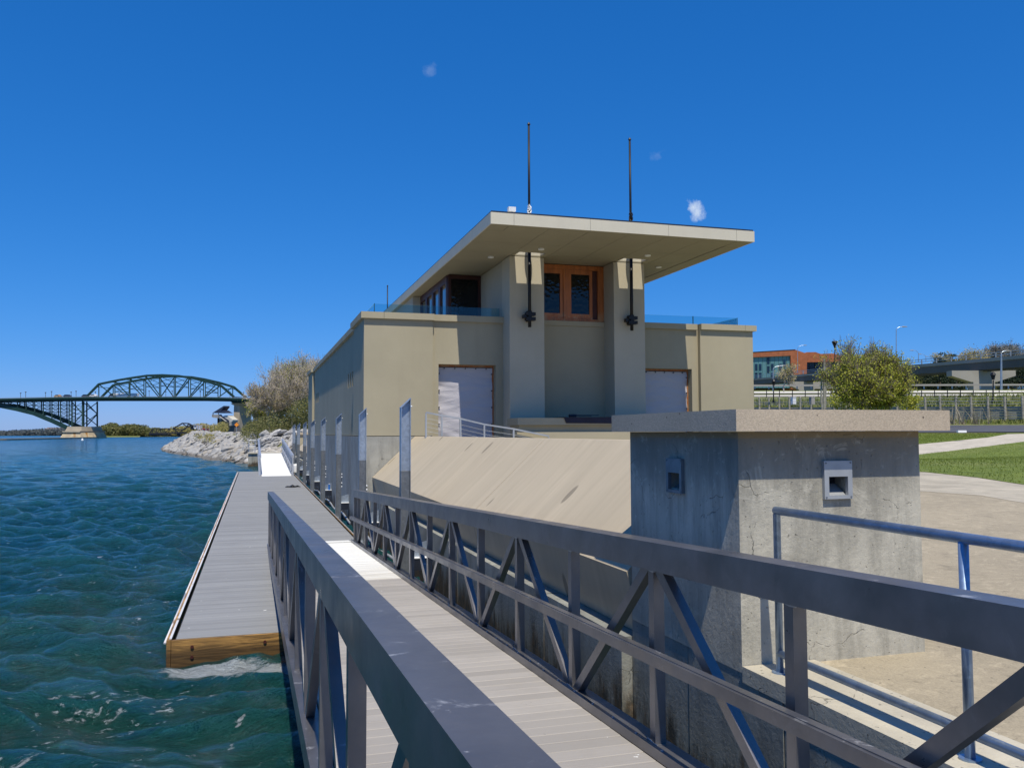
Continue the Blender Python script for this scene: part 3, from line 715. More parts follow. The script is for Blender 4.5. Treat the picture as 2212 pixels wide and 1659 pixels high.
ed = nb(); box(ed, RX0+.02, RX1-.02, RY0+.02, RY0+.1, 7.062, 7.095); box(ed, RX0+.02, RX0+.1, RY0+.1, RY1-.02, 7.062, 7.095); box(ed, RX1-.1, RX1-.02, RY0+.1, RY1-.02, 7.062, 7.095)
obj('roof_edging', ed, M_['dark_steel'], roof)
gx = [5.12, 6.03, 6.955, 7.89, 8.82, 9.75, 10.58]; gy = [17.62, 18.72, 19.82, 20.9]
sx = [RX0+.03] + gx + [RX1-.03]
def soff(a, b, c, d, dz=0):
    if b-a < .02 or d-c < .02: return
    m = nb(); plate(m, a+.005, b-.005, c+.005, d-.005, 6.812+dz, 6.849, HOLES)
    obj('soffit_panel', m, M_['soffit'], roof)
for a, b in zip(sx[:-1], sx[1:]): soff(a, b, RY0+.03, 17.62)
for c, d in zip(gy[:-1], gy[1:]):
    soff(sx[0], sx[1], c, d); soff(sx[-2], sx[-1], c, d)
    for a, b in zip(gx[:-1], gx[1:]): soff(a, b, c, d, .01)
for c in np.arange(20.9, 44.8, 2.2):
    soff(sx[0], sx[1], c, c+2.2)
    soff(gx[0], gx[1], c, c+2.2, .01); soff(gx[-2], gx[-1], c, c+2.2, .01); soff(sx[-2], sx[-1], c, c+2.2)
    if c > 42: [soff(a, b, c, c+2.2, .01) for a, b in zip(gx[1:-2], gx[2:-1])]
for p in ((5.6, 20.34), (6.51, 19.11), (9.29, 19.09), (10.23, 20.37)):
    r = nb(); tube(r, [(p[0], p[1], 6.795), (p[0], p[1], 6.83)], .075, 16)
    dl = obj('downlight', r, M_['white'], roof); r = nb(); tube(r, [(p[0], p[1], 6.792), (p[0], p[1], 6.80)], .045, 12); obj('lens', r, M_['interior'], dl) if False else r.free()
# glass railings of the roof terraces
def gpane(a, b):
    a = Vector(a); b = Vector(b); m = nb(); bar(m, a+Vector((0, 0, .13)), b+Vector((0, 0, .13)), .012, .26)
    g_ = obj('glass_panel', m, M_['glass'], bh)
def gpost(p, w=.018): obj('glass_joint', B(p[0]-w/2, p[0]+w/2, p[1]-w/2, p[1]+w/2, 5.352, 5.62), M_['glass_edge'], bh)
for a, b in ((2.8, 4.2), (4.23, 5.98)): gpane((a, 20.9, 5.355), (b, 20.9, 5.355))
for a, b in ((9.66, 11.5), (11.53, 12.88)): gpane((a, 20.9, 5.355), (b, 20.9, 5.355))
for x in (2.79, 4.215, 11.515, 12.89): gpost((x, 20.9))
for c in np.arange(20.95, 41.5, 2.6): gpane((2.79, c, 5.355), (2.79, c+2.56, 5.355)); gpane((12.89, c, 5.355), (12.89, c+2.56, 5.355))

# sheets over the doorways
for (x0, x1, lab) in ((4.375, 5.77, 'wrinkled lavender white sheet covering the left doorway'), (9.90, 11.265, 'lavender white sheet covering the right doorway, its right edge sunlit')):
    nx, nz = 60, 110; Vv = []
    for j in range(nz+1):
        for i in range(nx+1):
            u, t = i/nx, j/nz; x = x0+u*(x1-x0); z = 1.06+t*(4.075-1.06)
            e = min(u, 1-u)
            w_ = .016*math.sin(z*15+2*math.sin(u*6+x0)+u*3)*math.exp(-e*7) + .02*mnoise.noise(Vector((x*1.4, z*3.2, x0))) + .012*mnoise.noise(Vector((x*3, z*9, 3)))
            Vv.append((x, 20.855+w_*.9, z))
    Ff = [(j*(nx+1)+i, j*(nx+1)+i+1, (j+1)*(nx+1)+i+1, (j+1)*(nx+1)+i) for j in range(nz) for i in range(nx)]
    s_ = thing('cloth_sheet', lab, 'sheet', (x0, 20.85, 1.06))
    o = np_mesh('cloth', np.array(Vv)-np.array(s_.location), Ff, M_['sheet'], s_, smooth=True)
    for k in range(7):
        g_ = nb(); zc = 1.4+k*.42; tube(g_, [(x0+.02, 20.81, zc), (x0+.02, 20.86, zc)], .016, 8); obj('grommet', g_, M_['dark_steel'], s_)
        g_ = nb(); tube(g_, [(x1-.02, 20.81, zc), (x1-.02, 20.86, zc)], .016, 8); obj('grommet', g_, M_['dark_steel'], s_)
    for k in range(5):
        xc = x0+.15+k*.27; g_ = nb(); tube(g_, [(xc, 20.81, 4.05), (xc, 20.86, 4.05)], .014, 8); obj('grommet', g_, M_['dark_steel'], s_)

# flagpoles
def flagpole(x, y, zb, zt, lab, full=True):
    t = thing('flagpole', lab, 'flagpole', (x, y, zb), 'bare flagpoles of the boathouse')
    m = nb(); tube(m, [(x, y, zb), (x, y, 7.0)], .042, 12); tube(m, [(x, y, 7.0), (x, y, zt)], .034, 12, .026); obj('pole', m, M_['black'], t, smooth=True)
    m = nb(); tube(m, [(x, y, zt), (x, y, zt+.05)], .045, 10, .02); obj('finial', m, M_['black'], t)
    if full:
        m = nb(); s = 28                                # oval collar in the roof opening
        pts = [(x+.095*math.cos(2*math.pi*k/s), 19.83+.20*math.sin(2*math.pi*k/s), 7.0) for k in range(s)]
        prism(m, pts, (0, 0, .03)); obj('collar', m, M_['dark_steel'], t)
        for dz in (.42, .30):
            m = nb(); box(m, x-.10, x+.14, y-.06, y+.10, zb+dz-.09-.045, zb+dz-.09+.035); obj('clamp', m, M_['black'], t, .015)
        m = nb(); box(m, x-.17, x-.08, y-.03, y+.1, zb+.22, zb+.30); obj('bracket', m, M_['black'], t, .01)
        m = nb(); box(m, x-.045, x+.045, y-.045, y+.19, zb+.15, zb+.4); obj('bracket', m, M_['black'], t, .01)
        m = nb()
        for k in range(5): a = random.uniform(0, 6); tube(m, [(x+.045*math.cos(a+j), y+.05*math.sin(a+j)-.02, 7.88+.035*k+.05*math.sin(j*2)) for j in range(6)], .014, 5)
        return t, m
p1 = flagpole(6.46, 19.87, 5.03, 10.1, 'tall black flagpole through the roof, left one, white rope at its foot'); obj('rope', p1[1], M_['white'], p1[0])
p2 = flagpole(9.20, 19.87, 5.03, 9.98, 'tall black flagpole through the roof, right of the cedar window'); obj('cleat', p2[1], M_['black'], p2[0])
flagpole(6.46, 43.4, 5.03, 9.95, 'distant dark flagpole behind the far end of the boathouse roof', False)
fl = thing('floodlight', 'small white floodlight on the front corner of the flat roof', 'light', (5.24, 17.3, 7.095))
obj('housing', B(5.15, 5.31, 17.25, 17.36, 7.17, 7.265), M_['white'], fl, .015); obj('bracket', B(5.215, 5.245, 17.28, 17.32, 7.095, 7.17), M_['white'], fl)

# planter wall in front of the columns, with a tarpaulin and a pole on it
pl = thing('planter_wall', 'low beige wall with a cap in front of the boathouse columns', 'wall', (7.5, 18.6, 1.0))
obj('wall', B(5.98, 9.9, 19.24, 19.98, .9, 2.62), SC, pl, .01); obj('cap', B(5.92, 10.0, 19.14, 20.03, 2.622, 2.79), SC, pl, .012)
obj('step', B(5.85, 10.2, 18.98, 19.23, .9, 2.455), SC, pl, .01)
m = nb(); prism(m, [(7.06, 19.11, 2.797), (8.62, 19.11, 2.797), (8.64, 19.8, 2.80), (7.03, 19.8, 2.80)], (0, 0, .014)); prism(m, [(7.06, 19.13, 2.80), (8.62, 19.13, 2.80), (8.64, 19.13, 2.655), (7.12, 19.13, 2.665)], (0, -.012, 0))
t_ = obj('tarpaulin', m, M_['navy']); tag(t_, 'dark navy tarpaulin draped over the low wall cap', 'tarpaulin')
m = nb(); tube(m, [(7.26, 19.3, 2.85), (7.44, 19.3, 2.85)], .035, 10); tube(m, [(7.44, 19.3, 2.86), (8.05, 19.35, 2.86)], .009, 6); tube(m, [(7.44, 19.28, 2.84), (7.85, 19.32, 2.84)], .008, 6)
tag(obj('boat_hook', m, M_['dark_steel']), 'thin grey pole with black handle lying on the tarpaulin', 'pole')

# cable railing that slopes behind the apron
cr = thing('cable_railing', 'thin metal cable railing sloping down behind the tan slab', 'railing', (3.7, 18.9, 1.0))
pts = [(3.69, 18.9, 2.905), (4.05, 18.9, 2.835), (4.48, 18.9, 2.765), (5.04, 18.9, 2.635), (5.74, 18.9, 2.53), (6.6, 18.9, 2.36)]
for i, p in enumerate(pts):
    obj('post', B(p[0]-.018, p[0]+.018, 18.88, 18.92, 1.2, p[2]-.02), M_['steel_pale'], cr)
m = nb()
for a, b in zip(pts[:-1], pts[1:]): bar(m, a, b, .04, .035)
obj('top_rail', m, M_['steel_pale'], cr)
for k in range(1, 6):
    m = nb()
    for a, b in zip(pts[:-1], pts[1:]): tube(m, [(a[0], 18.9, a[2]-.095*k-.04), (b[0], 18.9, b[2]-.095*k-.04)], .004, 5)
    obj('cable', m, M_['steel_pale'], cr)

# ---------------------------------------------------------------- grey pier block with step lights
pb = thing('concrete_pier', 'square grey concrete pier with a thick tan cap beside the gangway', 'pier', (3.4, 5.2, 1.08))
body = nb()
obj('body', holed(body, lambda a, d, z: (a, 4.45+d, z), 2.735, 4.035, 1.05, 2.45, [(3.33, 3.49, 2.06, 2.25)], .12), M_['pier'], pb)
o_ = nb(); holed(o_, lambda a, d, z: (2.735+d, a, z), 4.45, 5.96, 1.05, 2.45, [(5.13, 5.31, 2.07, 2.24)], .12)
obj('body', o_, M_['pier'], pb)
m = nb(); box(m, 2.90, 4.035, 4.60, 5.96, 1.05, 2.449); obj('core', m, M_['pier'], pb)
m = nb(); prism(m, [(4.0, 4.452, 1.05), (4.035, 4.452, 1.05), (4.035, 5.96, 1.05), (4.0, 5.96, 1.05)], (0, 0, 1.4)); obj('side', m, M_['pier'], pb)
cp = nb(); box(cp, 2.64, 4.15, 4.31, 6.09, 2.452, 2.578); obj('cap', cp, M_['cap'], pb, .012, label='thick tan precast cap slab')
def step_light(front):
    f = (lambda a, d, z: (a, 4.45-d, z)) if front else (lambda a, d, z: (2.735-d, a, z))
    a0, a1 = (3.31, 3.51) if front else (5.11, 5.33); z0, z1 = 2.04, 2.27
    mm = M_['steel_pale'] if front else M_['galv_dark']
    m = nb()
    def fb(aa, ab, za, zb, d0, d1):
        p = [f(aa, d0, za), f(ab, d0, za), f(ab, d0, zb), f(aa, d0, zb)]; q_ = Vector(f(0, d1, 0))-Vector(f(0, d0, 0)); prism(m, p, q_)
    w_ = .032
    fb(a0, a1, z1-.095, z1, 0, .025); fb(a0, a1, z0, z0+.022, 0, .025); fb(a0, a0+w_, z0+.022, z1-.095, 0, .025); fb(a1-w_, a1, z0+.022, z1-.095, 0, .025)
    lt = obj('step_light', m, mm, pb, .002, label='grey recessed step light in the %s face' % ('front' if front else 'water side'))
    m = nb(); p = [f(a0+w_, .0, z0+.022), f(a1-w_, .0, z0+.022), f(a1-w_, -.10, z0+.085), f(a0+w_, -.10, z0+.085)]; bm_f = [m.verts.new(x) for x in p]; m.faces.new(bm_f)
    obj('reflector', m, M_['steel_pale'] if front else M_['galv_dark'], lt)
    m = nb(); p = [f(a0+.02, -.115, z0), f(a1-.02, -.115, z0), f(a1-.02, -.115, z1), f(a0+.02, -.115, z1)]; m.faces.new([m.verts.new(x) for x in p]); obj('housing', m, M_['dark_steel'], lt)
    for a in (a0+.012, a1-.012):
        for z in (z0+.012, z1-.012):
            m = nb(); tube(m, [f(a, .02, z), f(a, .029, z)], .005, 8); obj('screw', m, M_['galv_dark'], lt)
step_light(True); step_light(False)

# galvanised handrail on the kerb
hr = thing('pipe_handrail', 'galvanised pipe handrail on the kerb right of the gangway', 'handrail', (2.86, 3, 1.09))
hx = 2.86
m = nb(); tube(m, [(hx, 4.26, 1.09), (hx, 4.26, 1.98), (hx, 4.25, 2.0)], .021, 14); obj('post', m, M_['pipe'], hr, smooth=True)
for y in (2.92, 1.6, .3): m = nb(); tube(m, [(hx, y, 1.09), (hx, y, 1.985)], .021, 14); obj('post', m, M_['pipe'], hr, smooth=True)
for z in (2.0, 1.575, 1.2): m = nb(); tube(m, [(hx, 4.27 if z > 1.9 else 4.26, z), (hx, -1, z)], .021 if z < 1.9 else .0235, 14); obj('rail', m, M_['pipe'], hr, smooth=True)
for y in (4.26, 2.92): m = nb(); tube(m, [(hx, y, 1.09), (hx, y, 1.10)], .045, 14); obj('foot', m, M_['pipe'], hr)

# ---------------------------------------------------------------- gangways
def gangway(y_hi, y_lo, zfun, lab, white_from, nodes, mirror=False, far=False):
    s = -1 if mirror else 1
    g_ = thing('gangway', lab, 'gangway', (1.2, y_lo, .2), 'aluminium truss gangways down to the dock')
    XL, XR = (.28, .39), (1.96, 2.08); ya, yb = sorted((y_hi, y_lo))
    alu = M_['alu'] if not far else M_['alu_bright']
    def zt(y): return zfun(y)
    def cbar(x0, x1, y0, y1, dz0, dz1, name, bev=.006, mat=None):
        pts_ = [(x0, y0, zt(y0)+dz0), (x0, y1, zt(y1)+dz0), (x0, y1, zt(y1)+dz1), (x0, y0, zt(y0)+dz1)]
        obj(name, prism(nb(), pts_, (x1-x0, 0, 0)), mat or alu, g_, bev)
    for x0, x1 in (XL, XR):
        cuts = [ya, ya+(yb-ya)*.36, ya+(yb-ya)*.7, yb]
        for a, b in zip(cuts[:-1], cuts[1:]): cbar(x0, x1, a, b-.001, -.145, 0, 'top_chord')
        cbar(x0, x1, ya, yb, -1.17, -1.03, 'bottom_chord')
        xc = (x0+x1)/2
        for y in nodes:
            obj('post', B(xc-.03, xc+.03, y-.03, y+.03, zt(y)-1.03, zt(y)-.145), alu, g_, .003)
        for i in range(len(nodes)-1):
            y0_, y1_ = nodes[i], nodes[i+1]
            top0 = (i % 2 == 0)
            sgn = 1 if y1_ > y0_ else -1
            a = Vector((xc, y0_+.055*sgn, zt(y0_)+(-.13 if top0 else -1.04))); b = Vector((xc, y1_-.055*sgn, zt(y1_)+(-1.04 if top0 else -.13)))
            m = nb(); bar(m, a, b, .05, .06, (0, 1, 0)); obj('diagonal', m, alu, g_, .003)
        ye = y_lo + (.03 if mirror else -.03)
        obj('end_post', B(xc-.035, xc+.035, ye-.035, ye+.035, zt(ye)-1.03, zt(ye)-.145), alu, g_, .003)
    cbar(1.915, 1.955, ya, yb, -.60, -.535, 'hand_rail'); cbar(1.90, 1.917, ya, yb, -.595, -.54, 'hand_rail')
    cbar(.395, .42, ya, yb, -1.06, -1.0, 'kick_plate'); cbar(1.93, 1.955, ya, yb, -1.06, -1.005, 'kick_plate')
    cbar(.45, .52, ya, yb, -1.2, -1.095, 'joist'); cbar(1.8, 1.87, ya, yb, -1.2, -1.095, 'joist')
    if not far:
        mb = bpy.data.meshes.new('bolt'); m = nb(); tube(m, [(0, 0, 0), (0, 0, .006)], .007, 6); m.to_mesh(mb); m.free(); mb.materials.append(M_['galv'])
        for y in np.arange(1.2, 13, .3): link('bolt', mb, None, g_, (1.942, y, zt(y)-1.005))
        mw = bpy.data.meshes.new('weld_bead'); m = nb(); tube(m, [(.0, -.055, 0), (.0, -.02, -.003), (0, .02, .002), (0, .055, 0)], .006, 5); m.to_mesh(mw); m.free(); mw.materials.append(M_['steel_pale'])
        for y in nodes[1:12]: link('weld_bead', mw, None, g_, (1.985, y, zt(y)-.149)); link('weld_bead', mw, None, g_, (1.985, y, zt(y)-1.026))
    # deck boards: shared mesh
    me = bpy.data.meshes.new('deck_board'); m = nb(); box(m, -.754, .754, -.0675, .0675, -.03, 0); bmesh.ops.bevel(m, geom=m.edges[:], offset=.0035, segments=1, affect='EDGES'); m.to_mesh(me); m.free(); me.materials.append(M_['deck'])
    me2 = me.copy(); me2.materials.clear(); me2.materials.append(M_['ramp'])
    y = ya+.07; k = 0; sl = math.atan((zt(yb)-zt(ya))/(yb-ya))
    while y < yb-.05:
        o = link('deck_board', me2 if white_from(y) else me, None, g_, (1.175, y, zt(y)-1.06+random.uniform(-.0012, .0012))); o.rotation_euler = (sl, 0, random.uniform(-.0006, .0006)); y += .1415; k += 1
    return g_
zt1 = lambda y: 2.06-.0435*y
g1 = gangway(-1.3, 17.86, zt1, 'grey truss gangway sloping down to the dock in the foreground', lambda y: y > 11.6, [-.7+1.2*k for k in range(16)])
m = nb(); prism(m, [(.42, 17.8, .232), (.42, 18.3, .203), (.42, 18.3, .207), (.42, 17.8, .24)], (1.51, 0, 0)); obj('toe_plate', m, M_['ramp'], g1)
zt2 = lambda y: 1.28+.0435*(y-47.3)
g2 = gangway(65.2, 47.4, zt2, 'far truss gangway with white deck at the end of the dock', lambda y: True, [48.0+1.2*k for k in range(15)], True, True)
m = nb(); prism(m, [(.42, 47.45, .232), (.42, 46.7, .203), (.42, 46.7, .207), (.42, 47.45, .24)], (1.51, 0, 0)); obj('toe_plate', m, M_['ramp'], g2)
# ---------------------------------------------------------------- dock
dk = thing('dock', 'long grey floating dock with a yellow timber end board', 'dock', (.65, 10.2, .2))
DX0, DX1, DY0, DY1 = -.84, 2.14, 10.2, 53.0
me = bpy.data.meshes.new('dock_board'); m = nb(); n_b = 286; pitch_b = (DY1-DY0)/n_b
box(m, -1.44, 1.44, -(pitch_b-.007)/2, (pitch_b-.007)/2, -.028, 0); bmesh.ops.bevel(m, geom=m.edges[:], offset=.004, segments=1, affect='EDGES'); m.to_mesh(me); m.free(); me.materials.append(M_['dock'])
for k in range(n_b):
    o = link('dock_board', me, None, dk, ((DX0+DX1)/2, DY0+(k+.5)*pitch_b, .2+random.uniform(-.0008, .0008)))
obj('float', B(DX0+.03, DX1-.03, DY0+.05, DY1-.05, -.2, .168), M_['interior'], dk)
m = nb(); box(m, DX0+.005, DX1-.005, DY0-.045, DY0-.005, -.16, .192); obj('end_board', m, M_['timber'], dk, .006, label='wet yellow brown timber board with bolts')
for x in (-.62, -.6, .15, .9, 1.6):
    for z in ((.11, .0) if x in (-.62, 1.6) else (.11,)):
        if x == -.6: continue
        m = nb(); tube(m, [(x, DY0-.06, z), (x, DY0-.04, z)], .018, 10); obj('bolt', m, M_['cedar_dark'], dk)
for x0, x1 in ((DX0-.045, DX0), (DX1, DX1+.04)):
    for a in np.arange(DY0-.04, DY1-.2, 3.05):
        obj('side_board', B(x0, x1, a, min(a+3.045, DY1), -.16, .196), M_['timber'], dk, .006)
for a in np.arange(DY0, DY1-.2, 3.05):
    m = nb(); tube(m, [(DX0-.065, a, .16), (DX0-.065, a+3.0, .16)], .014, 8); obj('bumper_strip', m, M_['edge'], dk, smooth=True)
    m = nb(); box(m, DX0-.02, DX0+.005, a, a+3.02, .1975, .206); obj('edge_strip', m, M_['edge'], dk)
    m = nb(); box(m, DX1+.012, DX1+.03, a, a+3.02, .1975, .205); obj('edge_strip', m, M_['steel_pale'], dk)
# wheels / bottle / black heap
m = nb()
for i in range(26):
    t = i/25; x = 1.28+.62*t; w_ = .07*math.sin(math.pi*min(1, t*1.15+.05))**.6 if t < .9 else .02
    h = .03+.055*math.sin(math.pi*t)*(1+.5*math.sin(t*17))
    s_ = 10
    ring = [m.verts.new((x, 36.95+2.2*w_*math.cos(2*math.pi*k/s_)+.03*math.sin(t*9), .2+max(0, h*math.sin(2*math.pi*k/s_))+.005*math.sin(k*3+i))) for k in range(s_)]
    if i: [m.faces.new((pr[k], pr[(k+1) % s_], ring[(k+1) % s_], ring[k])) for k in range(s_)]
    pr = ring
tag(obj('black_cloth', m, M_['black'], smooth=True), 'small flat heap of black cloth lying on the dock', 'cloth')

# ---------------------------------------------------------------- pilings
def piling_mesh_parts():
    t = thing('steel_piling', 'x', 'piling', (0, 0, 0), 'galvanised steel pilings along the dock')
    W2 = .075; zt_ = 2.98
    def seg(name, z0, z1, mat):
        m = nb(); box(m, -W2, -W2+.009, -.08, .08, z0, z1); box(m, W2-.009, W2, -.08, .08, z0, z1); box(m, -W2+.009, W2-.009, -.005, .005, z0, z1)
        return obj(name, m, mat, t)
    seg('lower_beam', -2.0, 1.86, M_['galv_dark']); up = None
    m = nb()   # upper beam with a raked top
    def rz(x): return zt_-.145 + (x+W2)*.95
    for x0, x1, y0, y1 in ((-W2, -W2+.009, -.08, .08), (W2-.009, W2, -.08, .08), (-W2+.009, W2-.009, -.005, .005)):
        prism(m, [(x0, y0, 1.862), (x1, y0, 1.862), (x1, y0, rz(x1)), (x0, y0, rz(x0))], (0, y1-y0, 0))
    ub = obj('upper_beam', m, M_['galv'], t)
    m = nb(); prism(m, [(-W2-.004, -.086, rz(-W2-.004)), (W2+.004, -.086, rz(W2+.004)), (W2+.004, -.086, rz(W2+.004)+.008), (-W2-.004, -.086, rz(-W2-.004)+.008)], (0, .172, 0)); obj('cap_plate', m, M_['galv'], t)
    m = nb(); tube(m, [(W2, 0, zt_-.12), (W2+.03, 0, zt_-.12)], .013, 8); obj('bolt', m, M_['white'], t)
    m = nb(); tube(m, [(W2+.012, -.05, .95), (W2+.012, -.05, 1.32)], .007, 6); rd = obj('bolt_rod', m, M_['galv_dark'], t)
    for z in (.98, 1.08, 1.24, 1.32):
        m = nb(); tube(m, [(W2+.012, -.08, z), (W2+.012, -.045, z)], .018, 8); obj('bolt', m, M_['white'], t)
    # beam back to the wall with a gusset plate
    m = nb(); box(m, W2+.002, .36, -.09, .09, .345, .52); br = obj('bracket', m, M_['dark_steel'], t, .02)
    m = nb(); box(m, W2+.002, .36, -.10, .10, .522, .535); obj('bracket_lit_top', m, M_['white'], t)  # white strip painted as the sunlit top of the bracket
    m = nb(); prism(m, [(W2+.002, .02, .536), (.36, .02, .536), (.36, .02, .78), (W2+.002, .02, .70)], (0, .008, 0)); obj('gusset', m, M_['galv'], t)
    m = nb(); box(m, -.115, .02, -.12, .12, .12, .15); obj('pile_guide', m, M_['galv'], t); 
    return t
ords = ['nearest', 'second nearest', 'third nearest', 'fourth', 'fifth', 'sixth', 'seventh', 'farthest']
lbls = ['tall galvanised steel piling in front of the tan slab, nearest to the gangway', 'steel piling in front of the boathouse corner', 'steel piling third from the gangway, base beside the dock edge', 'steel piling fourth from the gangway, blue bottle on its bracket',
        'fifth steel piling from the gangway, beside the boathouse side wall', 'sixth steel piling from the gangway, near the far boathouse corner', 'seventh steel piling from the gangway, second from the far end', 'last steel piling in the row, beside the far gangway']
pil0 = piling_mesh_parts()
for i, y in enumerate((13.2, 18.65, 24.1, 29.6, 35.0, 40.5, 46.4, 51.8)):
    p_ = pil0 if i == 0 else copy_tree(pil0)
    p_.location = (2.25, y, 0); p_['label'] = lbls[i]
    if i == 0:
        for c in list(p_.children):
            pass
m = nb(); tube(m, [(2.46, 29.56, .536), (2.46, 29.56, .66), (2.46, 29.56, .68), (2.46, 29.56, .72)], .032, 12); bt = thing('water_bottle', 'blue plastic bottle standing on a piling bracket', 'bottle', (2.46, 29.56, .536))
obj('bottle_body', m, M_['bluebottle'], bt); m = nb(); tube(m, [(2.46, 29.56, .722), (2.46, 29.56, .75)], .018, 10); obj('bottle_cap', m, M_['white'], bt)
m = nb(); tube(m, [(2.5, y_, .08+.05*math.sin(y_*1.3)) for y_ in np.arange(14, 48, .8)], .03, 6); tag(obj('floating_hose', m, M_['steel_pale'], smooth=True), 'pale hose floating along the foot of the quay wall', 'hose')

# landing of the far gangway
la = thing('landing', 'concrete landing block at the top of the far gangway', 'landing', (1, 66, 0))
obj('abutment', B(-.38, 2.9, 65.4, 68.5, -1.5, .96), M_['lowwall'], la, .02); obj('slab', B(-.42, 3.0, 65.3, 68.6, .962, 1.03), M_['curb'], la, .02)
lr = thing('landing_rail', 'short pipe rail on the landing left of the far gangway', 'railing', (-.3, 65.5, 1.03))
for x in (-.33, .1): m = nb(); tube(m, [(x, 65.5, 1.03), (x, 65.5, 1.95)], .025, 8); obj('post', m, M_['galv'], lr)
for z in (1.5, 1.95): m = nb(); tube(m, [(-.35, 65.5, z), (.15, 65.5, z)], .022, 8); obj('rail', m, M_['white'], lr)
m = nb(); tube(m, [(2.3, 49.6, .18), (2.3, 49.6, .3), (2.3, 49.6, .62), (2.3, 49.6, .72)], .16, 14); tag(obj('white_float', m, M_['buoy'], smooth=True), 'white plastic float beside the foot of the far gangway', 'float')
# far pier block mirrored
fb_ = thing('far_wall_cap', 'low beige parapet beyond the boathouse, behind the farthest pilings', 'wall', (4, 60, 1))
obj('wall', B(2.77, 4.6, 57.6, 63.5, -1, 2.35), SC, fb_, .02); obj('cap', B(2.65, 4.7, 57.5, 63.6, 2.352, 2.5), M_['cap'], fb_, .02)

# ---------------------------------------------------------------- riprap
def rock_mesh(seed, flat=.5):
    g = random.Random(seed); bm = nb(); bmesh.ops.create_icosphere(bm, subdivisions=2, radius=.5)
    planes = [(Vector((g.uniform(-1, 1), g.uniform(-1, 1), g.uniform(-1, 1))).normalized(), g.uniform(.26, .42)) for _ in range(9)]
    for v in bm.verts:
        for nrm, d in planes:
            e = v.co.dot(nrm)-d
            if e > 0: v.co -= nrm*e
        v.co.z *= flat; v.co += Vector((g.uniform(-1, 1), g.uniform(-1, 1), g.uniform(-1, 1)))*.012
    me = bpy.data.meshes.new('rock'); bm.to_mesh(me); bm.free(); me.materials.append(M_['rock']); return me
rocks = [rock_mesh(s, random.choice((.42, .5, .6, .7))) for s in range(14)]
rr_ = thing('riprap', 'bank of pale grey limestone rocks sloping into the water', 'rocks', (-2, 80, 0))
cand = []
g = random.Random(5)
y = 63.5
while y < 170:
    step = .55 + (y-60)*.005
    for k in range(10):
        t = (k+g.uniform(.1, .9))/10
        sx_ = shore(y); x = sx_ - .35 + t*4.5; z = -.15 + t*2.5
        if y < 69 and x > -.6: 
            if y < 68.6: continue
        sz = g.uniform(.85, 1.5)*(1+.1*(t < .2)); cand.append((x+g.uniform(-.25, .25), y+g.uniform(-.3, .3), z+g.uniform(.0, .20), sz))
    y += step
# heap at the right end, against the quay
for k in range(150):
    y = g.uniform(68.3, 76); x = g.uniform(.6, 7.5); z = min(2.35, .75+(y-68.3)*.24 + .04*x); cand.append((x, y, z+g.uniform(-.1, .1), g.uniform(.55, 1.5)))
for k in range(60):
    y = g.uniform(58, 68.6); x = g.uniform(3.0, 5.0); cand.append((x, y, 1.5+.25*(x-3)+g.uniform(-.2, .3), g.uniform(.7, 1.3)))
cand.sort(key=lambda c: c[1]-c[3]*3)
def rock_tf(c):
    loc = Vector(c[:3]); e = Matrix.Rotation(g.uniform(-.35, .35), 4, 'Z') @ Matrix.Rotation(g.uniform(-.65, -.15), 4, 'Y') @ Matrix.Rotation(g.uniform(-.3, .3), 4, 'X')
    sc = Matrix.Diagonal((c[3]*g.uniform(.8, 1.2), c[3]*g.uniform(.9, 1.7), c[3]*g.uniform(.7, 1.0), 1)); return loc, e, sc
for c in cand[:300]:
    loc, e, sc = rock_tf(c); o = link('rock', random.choice(rocks), None, rr_, None); o.matrix_basis = Matrix.Translation(loc-org(rr_)) @ e @ sc
bm_all = nb()
for c in cand[300:]:
    loc, e, sc = rock_tf(c); me = random.choice(rocks); n0 = len(bm_all.verts); bm_all.from_mesh(me); bm_all.verts.ensure_lookup_table()
    mt = Matrix.Translation(loc) @ e @ sc
    for v in bm_all.verts[n0:]: v.co = mt @ v.co
obj('rock_pile', bm_all, M_['rock'], rr_, kind='stuff')

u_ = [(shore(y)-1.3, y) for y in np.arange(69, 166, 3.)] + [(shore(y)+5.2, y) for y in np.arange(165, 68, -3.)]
drape('rocky_bank', u_, M_['bankstone'], .0, n=1.5)
